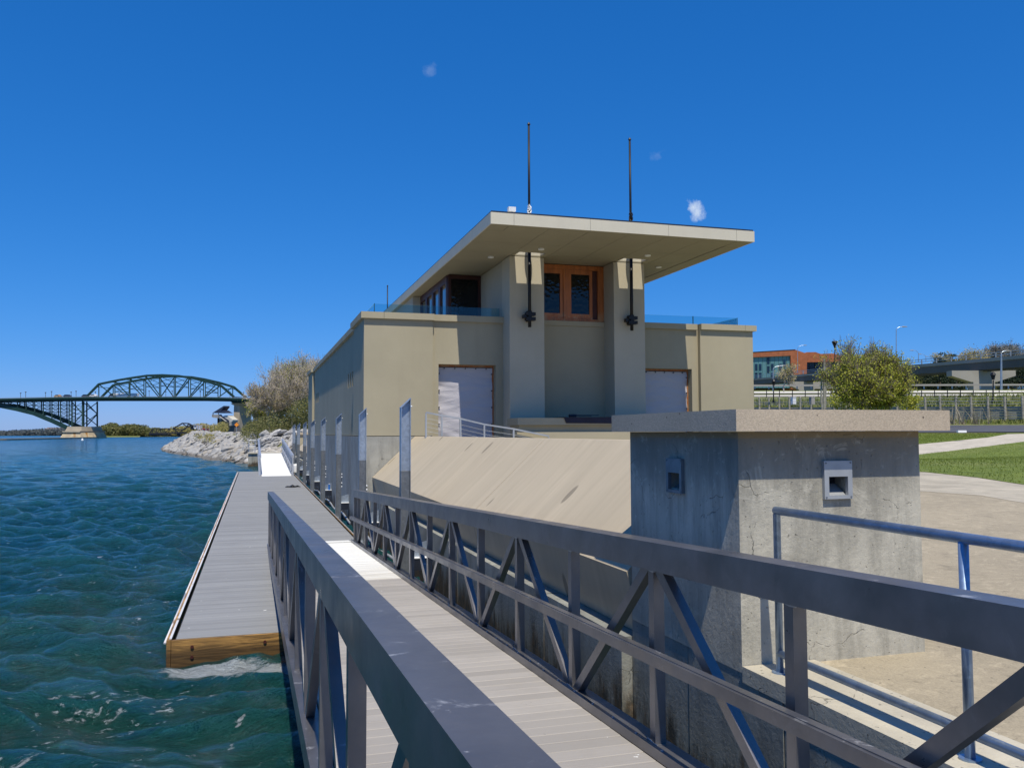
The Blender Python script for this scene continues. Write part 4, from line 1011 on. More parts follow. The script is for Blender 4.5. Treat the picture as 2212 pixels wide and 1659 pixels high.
# ---------------------------------------------------------------- plants
def quads_from(P, size, rg, up_bias=0):
    n = len(P); a = rg.normal(size=(n, 3)); a /= np.linalg.norm(a, axis=1)[:, None]; b = rg.normal(size=(n, 3)); b -= (a*b).sum(1)[:, None]*a; b /= np.linalg.norm(b, axis=1)[:, None]
    s = size*rg.uniform(.6, 1.4, size=(n, 1)); a = a*s; b = b*s*.6
    V = np.stack([P-a, P+b*.9, P+a, P-b*.9], 1).reshape(-1, 3); Fq = np.arange(4*n).reshape(n, 4); return V, Fq
def branches(base, h, spread, levels, rg, r0, kids=(3, 5), lean=(0, 0, 0), drop=.62):
    """list of (p0, p1, r0, r1) and tips"""
    segs, tips = [], []
    def grow(p, d, L, r, lv):
        n = 3; q = p.copy(); dd = d.copy()
        for i in range(n):
            dd = (dd + Vector(rg.normal(size=3))*.13 + Vector((0, 0, .05))).normalized(); q2 = q+dd*L/n; segs.append((q.copy(), q2.copy(), r*(1-i*.22), r*(1-(i+1)*.22))); q = q2
            if lv < levels and i >= (0 if lv > 0 else 1):
                for _ in range(int(rg.integers(*kids))):
                    s = Vector(rg.normal(size=3)); s = (s - s.dot(dd)*dd).normalized(); nd = (dd*(1-spread)+s*spread+Vector((0, 0, .12))).normalized()
                    grow(q, nd, L*drop*rg.uniform(.75, 1.15), r*.5, lv+1)
        if lv >= levels-1: tips.append(q.copy())
        if lv >= levels: tips.append((p+q)/2)
    grow(Vector(base), (Vector((0, 0, 1))+Vector(lean)).normalized(), h*.5, r0, 0)
    return segs, tips
def seg_mesh(name, segs, mat, parent, sides=4, rmin=.004):
    V, Fq = [], []
    for a, b, r1, r2 in segs:
        d = (b-a).normalized(); ref = Vector((0, 0, 1)) if abs(d.z) < .9 else Vector((1, 0, 0)); s = d.cross(ref).normalized(); t = s.cross(d); n0 = len(V)
        for p, r in ((a, max(r1, rmin)), (b, max(r2, rmin))):
            for k in range(sides): V.append(p+(s*math.cos(2*math.pi*k/sides)+t*math.sin(2*math.pi*k/sides))*r)
        for k in range(sides): Fq.append((n0+k, n0+(k+1) % sides, n0+sides+(k+1) % sides, n0+sides+k))
    Vn = np.array(V)-np.array(org(parent)); return np_mesh(name, Vn, Fq, mat, parent, smooth=True)
def tree(name, label, cat, base, h, spread, levels, leafmat, bark, leafsize, per_tip, jitter, seed, group=None, r0=None, kids=(3, 5), rmin=.01, lean=(0, 0, 0), flat=None):
    rg = np.random.default_rng(seed); t = thing(name, label, cat, base, group)
    segs, tips = branches(base, h, spread, levels, rg, r0 or h*.02, kids, lean)
    mz = max(s_[1].z for s_ in segs)-base[2]; k = h/max(mz, .1); bv = Vector(base)
    segs = [(bv+(a-bv)*k, bv+(b-bv)*k, r1, r2) for a, b, r1, r2 in segs]; tips = [bv+(p-bv)*k for p in tips]
    seg_mesh('trunk', segs, bark, t, 4, rmin)
    if per_tip > 0:
        T = np.array([tuple(p) for p in tips]); P = np.repeat(T, max(1, int(per_tip)), 0)
        if per_tip < 1: P = T[rg.random(len(T)) < per_tip]
        P = P + rg.normal(size=P.shape)*jitter; Vq, Fq = quads_from(P, leafsize, rg); np_mesh('crown', Vq-np.array(org(t)), Fq, leafmat, t)
    return t
def blob_crown(t, blobs, leafmat, size, density, rg, name='crown'):
    Ps = []
    for (c, r) in blobs:
        n = int(density*r[0]*r[2]); d = rg.normal(size=(n, 3)); d /= np.linalg.norm(d, axis=1)[:, None]
        rad = rg.uniform(.45, 1.08, size=(n, 1))**.6; Ps.append(np.array(c)+d*rad*np.array(r))
    P = np.vstack(Ps); Vq, Fq = quads_from(P, size, rg); return np_mesh(name, Vq-np.array(org(t)), Fq, leafmat, t)

# the broad yellow-green tree behind the pier
tb = at(1880, 905, 74); tb.z = ground_z(tb.x, tb.y)
rgt = np.random.default_rng(11); st = thing('shrub_tree', 'broad yellow green tree in fresh leaf behind the pier cap', 'tree', tuple(tb)); sg_all, tip_all = [], []
for k in range(9):
    a = k*2*math.pi/9+rgt.uniform(-.3, .3); ln = (.55*math.cos(a)*(k > 0), .55*math.sin(a)*(k > 0), 0); hh = (9.0 if k in (0, 3, 6) else rgt.uniform(6.2, 8.6))
    sg_, tp_ = branches(tuple(tb+Vector((.3*math.cos(a), .3*math.sin(a), 0))), hh, .42, 3, rgt, .085, (3, 6), ln)
    mz = max(q_[1].z for q_ in sg_)-tb.z; kk = Vector((1.0, 1.0, hh/mz)); f_ = lambda p: Vector((tb.x+(p.x-tb.x)*kk.x, tb.y+(p.y-tb.y)*kk.y, tb.z+(p.z-tb.z)*kk.z))
    sg_all += [(f_(a_), f_(b_), r1, r2) for a_, b_, r1, r2 in sg_]; tip_all += [f_(p) for p in tp_]
rad_ = np.percentile([math.hypot(p.x-tb.x, p.y-tb.y) for p in tip_all], 93); kx = 3.3/rad_
g_ = lambda p: Vector((tb.x+(p.x-tb.x)*kx, tb.y+(p.y-tb.y)*kx, p.z))
sg_all = [(g_(a_), g_(b_), r1, r2) for a_, b_, r1, r2 in sg_all]; tip_all = [g_(p) for p in tip_all if rgt.random() < .7]
seg_mesh('trunk', sg_all, M_['bark'], st, 4, .014)
T_ = np.array([tuple(p) for p in tip_all]); T_ = T_[rgt.random(len(T_)) > .15+.6*np.clip((T_[:, 2]-tb.z-3)/5, 0, 1)]; P_t = np.repeat(T_, 5, 0); P_t = P_t + rgt.normal(size=P_t.shape)*np.array([.15, .15, .12]); print('tips', len(T_), T_.min(0)-np.array(tb), T_.max(0)-np.array(tb))
Vq, Fq2 = quads_from(P_t, .085, rgt); np_mesh('crown', Vq-np.array(org(st)), Fq2, M_['leaf_yg'], st)
rg_ = np.random.default_rng(12); sh = thing('shrub', 'dense green bush filling the foot of the broad tree', 'bush', tuple(tb))
bl = []
for k in range(17):
    px = rg_.normal(1875, 38); py = rg_.uniform(850, 900); c = at(px, py, 73+rg_.normal()*1.2); s_ = rg_.uniform(.4, .85); bl.append((tuple(c), (s_, s_, s_*.75)))
blob_crown(sh, bl, M_['leaf_yg'], .1, 520, rg_)
seg_mesh('stem', [(tb+Vector((rg_.normal()*.5, rg_.normal()*.5, 0)), Vector(c[0]), .04, .02) for c in bl[:14]], M_['bark'], sh)
b2_ = at(1966, 895, 76); sh2 = thing('shrub', 'small yellow green bush right of the broad tree', 'bush', tuple(b2_)); bl = []
for k in range(16): c = at(rg_.normal(1966, 13), rg_.uniform(858, 890), 76); s_ = rg_.uniform(.3, .5); bl.append((tuple(c), (s_, s_, s_)))
blob_crown(sh2, bl, M_['leaf_yg'], .09, 520, rg_); seg_mesh('stem', [(b2_, Vector(c[0]), .03, .01) for c in bl[:8]], M_['bark'], sh2)
# small bare tree under the overpass
bb = at(1693, 846, 104); tree('bare_tree', 'small leafless tree in front of the overpass left of the utility pole', 'tree', tuple(bb), 3.6, .6, 3, M_['leaf_br'], M_['bark_pale'], .1, 1, .2, 21, r0=.1, kids=(2, 4), rmin=.02, lean=(.1, 0, 0))

# bare trees on the north bank
spots = [(572, 88, 5.2), (584, 80, 6.2), (598, 84, 7.6), (612, 90, 9.2), (632, 80, 8.8), (650, 92, 10.6), (668, 84, 9.6), (682, 100, 12.2), (655, 110, 12.5), (700, 92, 10.5), (610, 105, 8.6), (640, 122, 12.5)]
ORD = ['first', 'second', 'third', 'fourth', 'fifth', 'sixth', 'seventh', 'eighth', 'ninth', 'tenth', 'eleventh', 'twelfth', 'thirteenth', 'fourteenth', 'fifteenth']
spots.sort()
for i, (px, v, h) in enumerate(spots):
    b_ = at(px, 935, v); b_.z = 2.1
    nm = ['leafless tree with olive buds', 'grey brown bare tree'][i % 2]
    tree('bank_tree', '%s from the left of the bare budding trees on the bank behind the rocks' % ORD[i], 'tree', tuple(b_), h*.85, .46, 4, M_['leaf_br'] if i % 3 else M_['leaf_yg'], M_['bark_pale'], .055, .35 if i % 3 else .8, .2, 40+i, 'bare trees on the bank left of the boathouse', r0=.12, kids=(2, 4), rmin=.012)
rg_ = np.random.default_rng(77)
ub_ = thing('undergrowth', 'olive green brush at the foot of the bare trees', 'brush', tuple(at(600, 935, 82)))
bl = []
for k in range(190):
    px = rg_.uniform(536, 700); v = rg_.uniform(74, 100); b_ = at(px, 930, v); z = 2.1 + rg_.uniform(0, 3.4 if px > 590 else 1.9)*(1-.4*(px < 560)); s_ = rg_.uniform(.5, 1.1); bl.append(((b_.x, b_.y, z), (s_, s_, s_*.8)))
o = blob_crown(ub_, bl, M_['leaf_far'], .075, 420, rg_, 'foliage'); o['kind'] = 'stuff'; ub_['kind'] = 'stuff'
m = nb(); P = []
gx_ = []
for k in range(5200):
    y = rg_.uniform(66, 150); x = shore(y)+3.2+abs(rg_.normal())*2.6; gx_.append((x, y, ground_z(x, y)-.02))
def blades(name, pts, h, w, mat, rg, parent=None, kind='stuff'):
    P = np.array(pts); n = len(P); a = rg.uniform(0, 2*math.pi, n); hh = h*rg.uniform(.5, 1.4, n); dx = np.cos(a)*w*.5; dy = np.sin(a)*w*.5; lx = rg.normal(size=n)*hh*.35; ly = rg.normal(size=n)*hh*.35
    z0 = np.zeros(n); V = np.stack([P+np.stack([dx, dy, z0], 1), P-np.stack([dx, dy, z0], 1), P+np.stack([lx, ly, hh], 1)], 1).reshape(-1, 3)
    if parent: V = V-np.array(org(parent))
    o = np_mesh(name, V, np.arange(3*n).reshape(n, 3), mat, parent); 
    if kind: o['kind'] = kind
    return o
tag(blades('bank_grass', gx_, .22, .16, M_['weed'], rg_), 'green grass strip along the top of the rock bank', 'grass')
for (px, py, v, s, nm) in ((445, 948, 88, .7, 'yellow green bush on the rocks at the tip of the bank'), (735, 932, 140, 1.4, 'grey brown scrub where the bank meets the highway')):
    if px == 735: px = 480; v = 120; py = 928
    b_ = at(px, py, v); sb = thing('shrub', nm, 'bush', tuple(b_)); bl = [((b_.x+rg_.normal()*s*.6, b_.y+rg_.normal()*s, b_.z+rg_.uniform(-.3, .5)*s), (s*.6, s*.6, s*.45)) for _ in range(8)]
    blob_crown(sb, bl, M_['leaf_br'], .07, 500, rg_); seg_mesh('stem', [(b_-Vector((0, 0, s)), Vector(c[0]), .02, .01) for c in bl], M_['bark'], sb)

# lawn blades in front of the road
def in_poly(x, y, poly):
    c = False; j = len(poly)-1
    for i in range(len(poly)):
        if (poly[i][1] > y) != (poly[j][1] > y) and x < (poly[j][0]-poly[i][0])*(y-poly[i][1])/(poly[j][1]-poly[i][1])+poly[i][0]: c = not c
        j = i
    return c
L1 = [onground(2240, 1052), onground(2110, 1032), onground(2000, 1021), onground(1900, 1017), onground(1900, 988), onground(1960, 985), onground(2050, 975), onground(2150, 962), onground(2240, 951)]
L2 = [onground(2175, 938), onground(2135, 945), onground(2060, 953), onground(1960, 962), onground(1900, 963), onground(1900, 938), onground(2000, 937), onground(2175, 936.5)]
for L, n, h, w_, lab in ((L1, 52000, .05, .022, 'short bright green lawn between the plaza and the path'), (L2, 22000, .06, .04, 'thin strip of lawn between the path and the road')):
    xs_ = [p[0] for p in L]; ys_ = [p[1] for p in L]; pts_ = []
    for _ in range(n):
        x = rg_.uniform(min(xs_), max(xs_)); y = rg_.uniform(min(ys_), max(ys_))
        if in_poly(x, y, L): pts_.append((x, y, ground_z(x, y)+.01))
    tag(blades('lawn_grass', pts_, h, w_, M_['blade'], rg_), lab, 'grass')

# ---------------------------------------------------------------- timber retaining wall
def uv(u, v, z=None):
    x = u*Rh.x+v*Fh.x; y = u*Rh.y+v*Fh.y; return Vector((x, y, ground_z(x, y) if z is None else z))
tw = thing('timber_wall', 'weathered grey timber retaining wall with round posts and wire rails', 'retaining wall', tuple(uv(45, 90)))
W0, W1 = (27.5, 126.3), (56.4, 73.5)      # (u, v) ends of the wall
nP = 34
def wp(t): return (W0[0]+(W1[0]-W0[0])*t, W0[1]+(W1[1]-W0[1])*t)
# heights follow the picture: cap of the boards and post tops
def z_at(px_y, v): return EYE+(931.5-px_y)*v/F_PX
for k in range(nP+1):
    u, v = wp(k/nP); zt_ = z_at(857.5+random.uniform(-1, 1), v); b_ = uv(u, v, z_at(910, v)); tp = Vector((b_.x+random.uniform(-.08, .08), b_.y, zt_)); m = nb(); tube(m, [b_, tp], .14, 8, .12); obj('post', m, M_['greywood'], tw, smooth=False)
for r in range(5):
    for k in range(nP):
        (u0, v0), (u1, v1) = wp(k/nP), wp((k+1)/nP); c0 = .16
        def zz(v): a = z_at(879, v); b = z_at(908, v); return a+(b-a)*(r+.5)/5, (a-b)/5
        (za, ha), (zb_, hb) = zz(v0+.3), zz(v1+.3)
        p0 = uv(u0, v0+.3, za); p1 = uv(u1, v1+.3, zb_); m = nb(); off = Vector((Fh.x, Fh.y, 0))*random.uniform(-.03, .03); bar(m, p0+off, p1+off, .1, ha-.03); obj('plank', m, M_['greywood'], tw)
for r, pyy in ((0, 861), (1, 867), (2, 874)):
    m = nb(); pts_ = [uv(*wp(k/nP), z_at(pyy, wp(k/nP)[1])) for k in range(nP+1)]; tube(m, pts_, .022, 5); obj('wire_rail', m, M_['steel_pale'], tw)
# low block wall behind, on the upper terrace
pts_ = []
for k in range(9000):
    t = rg_.uniform(0, 1); u, v = wp(t); dv = rg_.uniform(.8, 14); b_ = uv(u+rg_.normal()*.3, v+dv); pts_.append((b_.x, b_.y, b_.z-.03))
tag(blades('terrace_weeds', pts_, .5, .14, M_['weed'], rg_), 'tall mixed grass on the terrace behind the timber wall', 'grass')
pts_ = []
for k in range(2600):
    t = rg_.uniform(.3, 1); u, v = wp(t); b_ = uv(u+rg_.normal()*.3, v-rg_.uniform(.2, 3.2)); pts_.append((b_.x, b_.y, b_.z-.03))
tag(blades('wall_weeds', pts_, .42, .14, M_['weed'], rg_), 'leafy green weeds at the foot of the timber wall', 'weeds')
pts_ = []
for k in range(60):
    px = random.choice((2058, 2075, 2082, 2100, 2108, 2135)) + rg_.normal()*4; v = 84; b_ = at(px, 912, v); pts_.append((b_.x, b_.y, b_.z-.2))
tag(blades('dry_stalks', pts_, 1.7, .1, M_['straw'], rg_), 'dry white weed stalks leaning on the timber wall', 'stalks')
m = nb(); cw = []
for k in range(26):
    (u0, v0), (u1, v1) = wp(k/26), wp((k+1)/26); p0 = uv(u0+1.3, v0+5.5, z_at(871, v0+5.5)); p1 = uv(u1+1.3, v1+5.5, z_at(871, v1+5.5)); bar(m, p0, p1-(p1-p0)*.04, .25, .32)
tag(obj('block_wall', m, M_['conc_far']), 'row of grey edging blocks on the terrace behind the timber posts', 'low wall')
for px, v, c, lab in ((1714, 112, M_['carwhite'], 'white utility cabinet behind the timber wall'), (1754, 106, M_['conc_far'], 'pale grey utility cabinet left of the utility pole')):
    b_ = at(px, 873, v); cb = thing('utility_cabinet', lab, 'cabinet', tuple(b_)); m = nb(); box(m, -.25, .25, -.25, .25, 0, .85); obj('cabinet_box', m, c, cb, .03, local=True); m = nb(); box(m, -.28, .28, -.28, .28, .85, .92); obj('lid', m, c, cb, local=True)

# concrete strips and fences on the upper terraces, running across the view
def strip(name, y0, y1, v0, v1, x0, x1, mat, lab, cat, kind=None):
    m = nb(); a0, a1, b0, b1 = at(x0, y0, v1), at(x1, y0, v1*.94), at(x1, y1, v0*.94), at(x0, y1, v0); d = Vector((0, 0, -.25))
    prism(m, [a0, a1, b1 if False else b0, b1], d); o = obj(name, m, mat); return tag(o, lab, cat, kind=kind)
def rail_fence(name, lab, cat, x0, x1, ytop, ybot, v, nposts, rails, mat, pw, rw, group=None):
    t = thing(name, lab, cat, tuple(at(x0, ybot, v)), group)
    for k in range(nposts+1):
        px = x0+(x1-x0)*k/nposts; m = nb(); bar(m, at(px, ybot, v), at(px, ytop, v), pw, pw); obj('post', m, mat, t)
    for r in rails: m = nb(); bar(m, at(x0, r, v), at(x1, r, v), rw, rw); obj('rail', m, mat, t)
    return t
rail_fence('black_fence', 'thin black post fence above the timber wall', 'fence', 1600, 2270, 843, 858, 95, 24, (851, 854.5), M_['black'], .07, .05)
gr_ = rail_fence('guard_rail', 'long galvanised guard rail along the highway', 'guard rail', 1600, 2270, 831, 840, 113, 22, (), M_['galv'], .12, .1)
m = nb(); bar(m, at(1600, 833, 112.8), at(2270, 831, 112.8), .06, .24); obj('beam', m, M_['conc_far'], gr_)

# overpass
ov = thing('overpass', 'long grey highway overpass crossing behind the trees', 'overpass', tuple(at(1900, 835, 160)))
def ovp(t):      # t 0..1 from left to right: (px, y_top, depth)
    return 1560+(2300-1560)*t
def ov_v(px): return 1/np.interp(px, [1560, 2300], [1/215., 1/112.])
def ov_top(px): return np.interp(px, [1560, 1624, 1790, 2032, 2212, 2300], [823, 818, 803, 783, 766.7, 758])
def ov_h(px): return np.interp(px, [1560, 1624, 1850, 2032, 2212, 2300], [11, 12.5, 17, 22, 25.5, 28])
pxs = list(np.linspace(1560, 2300, 15))
girder, deck, under = nb(), nb(), nb()
back = Vector((Fh.x, Fh.y, 0))*9
for a, b in zip(pxs[:-1], pxs[1:]):
    va, vb = ov_v(a), ov_v(b)
    def q4(bm, fa, fb2, thick, setb):
        off = Vector((Fh.x, Fh.y, 0))*setb; pa0 = at(a, ov_top(a)+fa*ov_h(a), va)+off; pb0 = at(b, ov_top(b)+fa*ov_h(b), vb)+off; pa1 = at(a, ov_top(a)+fb2*ov_h(a), va)+off; pb1 = at(b, ov_top(b)+fb2*ov_h(b), vb)+off
        prism(bm, [pa0, pb0, pb1, pa1], Vector((Fh.x, Fh.y, 0))*thick)
    q4(deck, 0, .3, 10, 0); q4(girder, .3, 1, .3, .7); q4(under, .3, 1.08, .3, 3.5); q4(under, .3, 1.08, .3, 6.5)
obj('deck', deck, M_['conc_far'], ov); obj('girder', girder, M_['girder'], ov); obj('inner_girder', under, M_['girder'], ov)
for px in np.arange(1575, 2300, 32):
    v = ov_v(px); m = nb(); bar(m, at(px, ov_top(px), v), at(px, ov_top(px)-1.0/v*F_PX*.75, v), .14, .14); obj('rail_post', m, M_['steel_pale'], ov)
for f in (.35, .72):
    m = nb()
    for a, b in zip(pxs[:-1], pxs[1:]): va, vb = ov_v(a), ov_v(b); bar(m, at(a, ov_top(a)-f/va*F_PX, va), at(b, ov_top(b)-f/vb*F_PX, vb), .07, .09)
    obj('rail', m, M_['steel_pale'], ov)
for px, wd_ in ((2125, 9.5), (1742, 7.0)):
    v = ov_v(px)+1; y0 = ov_top(px)+ov_h(px); c = at(px, y0+2, v); rt = Vector((Rh.x, Rh.y, 0)); dn = Vector((0, 0, -1)); m = nb()
    prism(m, [c-rt*wd_*.5, c+rt*wd_*.5, c+rt*wd_*.5+dn*.8, c+rt*wd_*.2+dn*1.7, c-rt*wd_*.2+dn*1.7, c-rt*wd_*.5+dn*.8], Vector((Fh.x, Fh.y, 0))*1.6); prism(m, [c-rt*1.6+dn*1.7, c+rt*1.6+dn*1.7, c+rt*1.6+dn*6, c-rt*1.6+dn*6], Vector((Fh.x, Fh.y, 0))*1.4)
    obj('pier', m, M_['conc_far'], ov)
sg = thing('highway_sign', 'green highway sign seen under the overpass behind the tree', 'sign', tuple(at(1950, 812, 150))); m = nb(); prism(m, [at(1927, 803, 150), at(1958, 801, 150), at(1958, 807, 150), at(1927, 809, 150)], Vector((Fh.x, Fh.y, 0))*.1); obj('panel', m, M_['green_sign'], sg)
m = nb(); bar(m, at(1955, 807, 150), at(1955, 836, 150), .2, .2); obj('post', m, M_['galv'], sg)

# brick and glass building
V0 = 236
bk = thing('brick_building', 'orange brick office with a tall teal glass front', 'building', tuple(at(1700, 830, V0)))
Fd = Vector((Fh.x, Fh.y, 0))
def facade(name, pts, depth, mat, v=V0, label=None): m = nb(); prism(m, [at(px, py, v) for px, py in pts], Fd*depth); return obj(name, m, mat, bk, label=label)
facade('wall', [(1545, 766), (1718, 755.5), (1718, 768), (1545, 775)], 22, M_['brick'])
facade('wall', [(1708, 768), (1718, 768), (1718, 840), (1708, 840)], 22, M_['brick'])
facade('wall', [(1545, 775), (1708, 768.5), (1708, 840), (1545, 840)], 20, M_['interior'], V0+1.2)
for k in range(17):
    a = 1560+k*8.7; py = 774-(a-1560)*.035
    if a > 1700: break
    f = facade('glass_strip', [(a, py), (a+8.2, py-.3), (a+8.2, 838), (a, 838)], .3, M_['teal'], V0+.6)
    if k % 3 != 1:
        y0 = random.choice((772, 778, 786)) if k % 2 else 786; 
        for yy in (y0, y0+19): 
            m = nb(); prism(m, [at(a+1.4, yy, V0+.5), at(a+6.8, yy, V0+.5), at(a+6.8, yy+14, V0+.5), at(a+1.4, yy+14, V0+.5)], Fd*.05); obj('window', m, M_['bluewin'], bk)
facade('wall', [(1718, 755.5), (1743, 764), (1743, 840), (1718, 840)], 18, M_['brick'], V0+1)
facade('wall', [(1743, 760.8), (1762, 760.6), (1772, 764.5), (1802, 763.6), (1815, 769), (1815, 781), (1726, 783), (1726, 772)], 18, M_['brick'], V0+6)
facade('wall', [(1802, 764), (1850, 778), (1905, 786), (1905, 840), (1802, 840)], 14, M_['brick'], V0+9)
facade('wall', [(1726, 783), (1815, 781), (1815, 840), (1726, 840)], 1, M_['conc_far'], V0+8)
for k, a in enumerate((1728, 1737, 1748.5, 1760.5, 1772.5, 1786, 1798)):
    b_ = (1736, 1747, 1759, 1771, 1776.5, 1797, 1805)[k]; w_ = facade('window', [(a, 783), (b_, 782.6), (b_, 806), (a, 806)], .4, M_['bluewin'], V0+7.4)
facade('coping', [(1545, 765.2), (1718, 754.7), (1718, 755.4), (1545, 765.9)], 22.2, M_['dark_steel'], V0-.1)

ks = at(2077, 932, 61); m = nb(); bar(m, ks-Vector((Rh.x, Rh.y, 0))*.3, ks+Vector((Rh.x, Rh.y, 0))*.3, .25, .16); tag(obj('kerb_stone', m, M_['white'], None, .02), 'short white kerb block between the lawn strip and the road', 'kerb')
# lamp posts
def cobra(px, ytop, ybot, v, arm, lab, mat='galv', r=.075, both=False):
    t = thing('street_lamp', lab, 'street lamp', tuple(at(px, ybot, v)), 'highway lamp posts'); b = at(px, ybot, v); tp = at(px, ytop+6, v); m = nb(); tube(m, [b, tp], r, 8, r*.6); obj('pole', m, M_[mat], t)
    rt = Vector((Rh.x, Rh.y, 0)); 
    for sgn in ((1, -1) if both else (1,)):
        L = arm*v/F_PX*sgn; m = nb(); up = 6*v/F_PX; tube(m, [tp-Vector((0, 0, .05)), tp+rt*L*.15+Vector((0, 0, up*.5)), tp+rt*L*.45+Vector((0, 0, up*.9)), tp+rt*L*.85+Vector((0, 0, up))], r*.45, 6); obj('arm', m, M_[mat], t)
        m = nb(); e = tp+rt*L*.85+Vector((0, 0, up)); tube(m, [e, e+rt*.3*(1 if L > 0 else -1), e+rt*.65*(1 if L > 0 else -1)], .09, 8, .05); obj('lamp_head', m, M_['conc_far'], t)
cobra(1723, 746, 806, 190, 16, 'cobra head lamp in front of the brick building corner')
cobra(1670, 790, 845, 108, 26, 'cobra head lamp by the small bare tree')
cobra(1936, 706, 800, 118, 16, 'tall curved lamp rising above the yellow green tree')
cobra(1984, 757, 783, 165, -13, 'small lamp on the overpass right of the big tree'); cobra(2000, 765, 782, 190, -12, 'smaller lamp next along the overpass'); cobra(2012, 770, 782, 230, -10, 'smallest lamp on the overpass in front of the dark pine')
cobra(2163, 758, 842, 106, 12, 'grey lamp post with short arm in front of the overpass', r=.14)
def lantern(px, ytop, ybot, v, lab, modern=False):
    t = thing('lantern_post', lab, 'street lamp', tuple(at(px, ybot, v)), 'black lantern posts'); b = at(px, ybot, v); tp = at(px, ytop, v); h = tp.z-b.z; m = nb(); tube(m, [b, b+Vector((0, 0, .3))], .17, 10, .12); tube(m, [b+Vector((0, 0, .3)), tp-Vector((0, 0, .9))], .075, 8, .06); obj('pole', m, M_['black'], t)
    m = nb()
    if modern: tube(m, [tp-Vector((0, 0, .9)), tp-Vector((0, 0, .15))], .06, 10, .34); tube(m, [tp-Vector((0, 0, .12)), tp], .4, 12, .3)
    else: tube(m, [tp-Vector((0, 0, .85)), tp-Vector((0, 0, .35))], .13, 6, .24); tube(m, [tp-Vector((0, 0, .35)), tp-Vector((0, 0, .1)), tp], .3, 8, .03)
    obj('lantern', m, M_['black'], t)
lantern(1671, 818, 870, 108, 'black lantern post in front of the bare tree'); lantern(2145, 803, 872, 90, 'black lantern post right of the tree, above the timber wall'); lantern(1803, 737, 838, 112, 'tall black lamp post left of the yellow green tree', True)
up_ = thing('utility_pole', 'weathered twin utility pole with transformer behind the pier', 'utility pole', tuple(at(1781, 890, 88)))
for a, b, r in (((1780, 890), (1781, 775.5), .13), ((1774, 872), (1775, 797), .11), ((1783, 882), (1785, 790), .08)): m = nb(); tube(m, [at(*a, 88), at(*b, 88)], r, 8, r*.8); obj('pole', m, M_['greywood'], up_)
m = nb(); c = at(1780, 813, 87.5); tube(m, [c, c+Vector((0, 0, .6))], .2, 10); obj('transformer', m, M_['cardark'], up_); m = nb(); c = at(1776, 814, 87.5); tube(m, [c, c+Vector((0, 0, .55))], .16, 10); obj('transformer', m, M_['black'], up_)
# pines and other trees behind the overpass
def conifer(px, ytop, v, h, w_, lab, seed, mat='leaf_dk', group='dark pines behind the overpass'):
    rg = np.random.default_rng(seed); tp = at(px, ytop, v); b = Vector((tp.x, tp.y, tp.z-h)); t = thing('pine_tree', lab, 'tree', tuple(b), group)
    m = nb(); tube(m, [b, tp], .22, 8, .04); obj('trunk', m, M_['bark'], t); bl = []
    for k in range(38):
        f = rg.uniform(.12, 1); a = rg.uniform(0, 6.28); r = w_*(1-f*.85)*rg.uniform(.3, 1); s_ = w_*.28*rg.uniform(.7, 1.2); bl.append(((b.x+r*math.cos(a), b.y+r*math.sin(a), b.z+f*h*.97), (s_, s_, s_*.38)))
    blob_crown(t, bl, M_[mat], .17, 260, rg)
conifer(2032, 760, 165, 13, 3.2, 'dark pine tree top left of the bare tree above the overpass', 5); conifer(2052, 763, 170, 12, 3.2, 'dark pine beside the taller pine above the overpass', 6)
for i, px in enumerate((1980, 1996, 2012, 2030, 2048, 2066, 2105, 2140, 2175, 2205)): conifer(px, 796+random.uniform(-3, 4), 150+5*(i % 3), 5.5, 2.2, 'dark evergreen in the gap under the overpass, %s from the left' % ORD[i], 60+i)
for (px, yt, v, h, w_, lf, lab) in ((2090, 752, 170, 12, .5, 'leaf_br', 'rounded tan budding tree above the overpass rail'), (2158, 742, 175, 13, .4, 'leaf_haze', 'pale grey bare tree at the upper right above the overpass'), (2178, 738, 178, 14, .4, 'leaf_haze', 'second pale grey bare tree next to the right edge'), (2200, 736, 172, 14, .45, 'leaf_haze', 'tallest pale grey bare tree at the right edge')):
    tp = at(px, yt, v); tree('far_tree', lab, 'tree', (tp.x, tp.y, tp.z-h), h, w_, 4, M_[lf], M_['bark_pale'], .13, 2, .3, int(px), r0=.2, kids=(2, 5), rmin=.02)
# far dark wood behind everything on the right
rg_ = np.random.default_rng(99); wf_ = thing('far_wood', 'dark belt of trees behind the overpass', 'trees', tuple(at(2000, 836, 240))); wf_['kind'] = 'stuff'; bl = []
for k in range(220):
    px = rg_.uniform(1560, 2320); c = at(px, rg_.uniform(806, 838), rg_.uniform(250, 275)); s_ = rg_.uniform(1.2, 2.4); bl.append((tuple(c), (s_*1.3, s_*1.3, s_)))
o = blob_crown(wf_, bl, M_['leaf_far'], .32, 60, rg_, 'foliage'); o['kind'] = 'stuff'

# ---------------------------------------------------------------- far bank, left
def land(name, pts, z, mat, lab, v_back=60):
    """strip of low land: front edge points (px, depth) on the water, extended away"""
    bm = nb(); fr = []; 
    for px, v in pts: a = at(px, 930, v); fr.append(Vector((a.x, a.y, -.4)))
    top = [p+Vector((Fh.x*3, Fh.y*3, z+.4)) for p in fr]; bk_ = [p+Vector((Fh.x*v_back, Fh.y*v_back, 0)) for p in top]
    rows = [[bm.verts.new(p) for p in r] for r in (fr, top, bk_)]
    for r in range(2):
        for i in range(len(fr)-1): bm.faces.new((rows[r][i], rows[r][i+1], rows[r+1][i+1], rows[r+1][i]))
    return tag(obj(name, bm, mat), lab, kind='structure')
land('far_shore', [(150, 640), (220, 620), (300, 640), (340, 700), (470, 700), (560, 640)], .8, M_['earth'], 'low far shore of the peninsula', 500)
land('far_shore', [(-260, 1500), (0, 1500), (90, 1350), (160, 1250), (230, 1200)], 1.2, M_['earth'], 'hazy distant shore', 900)
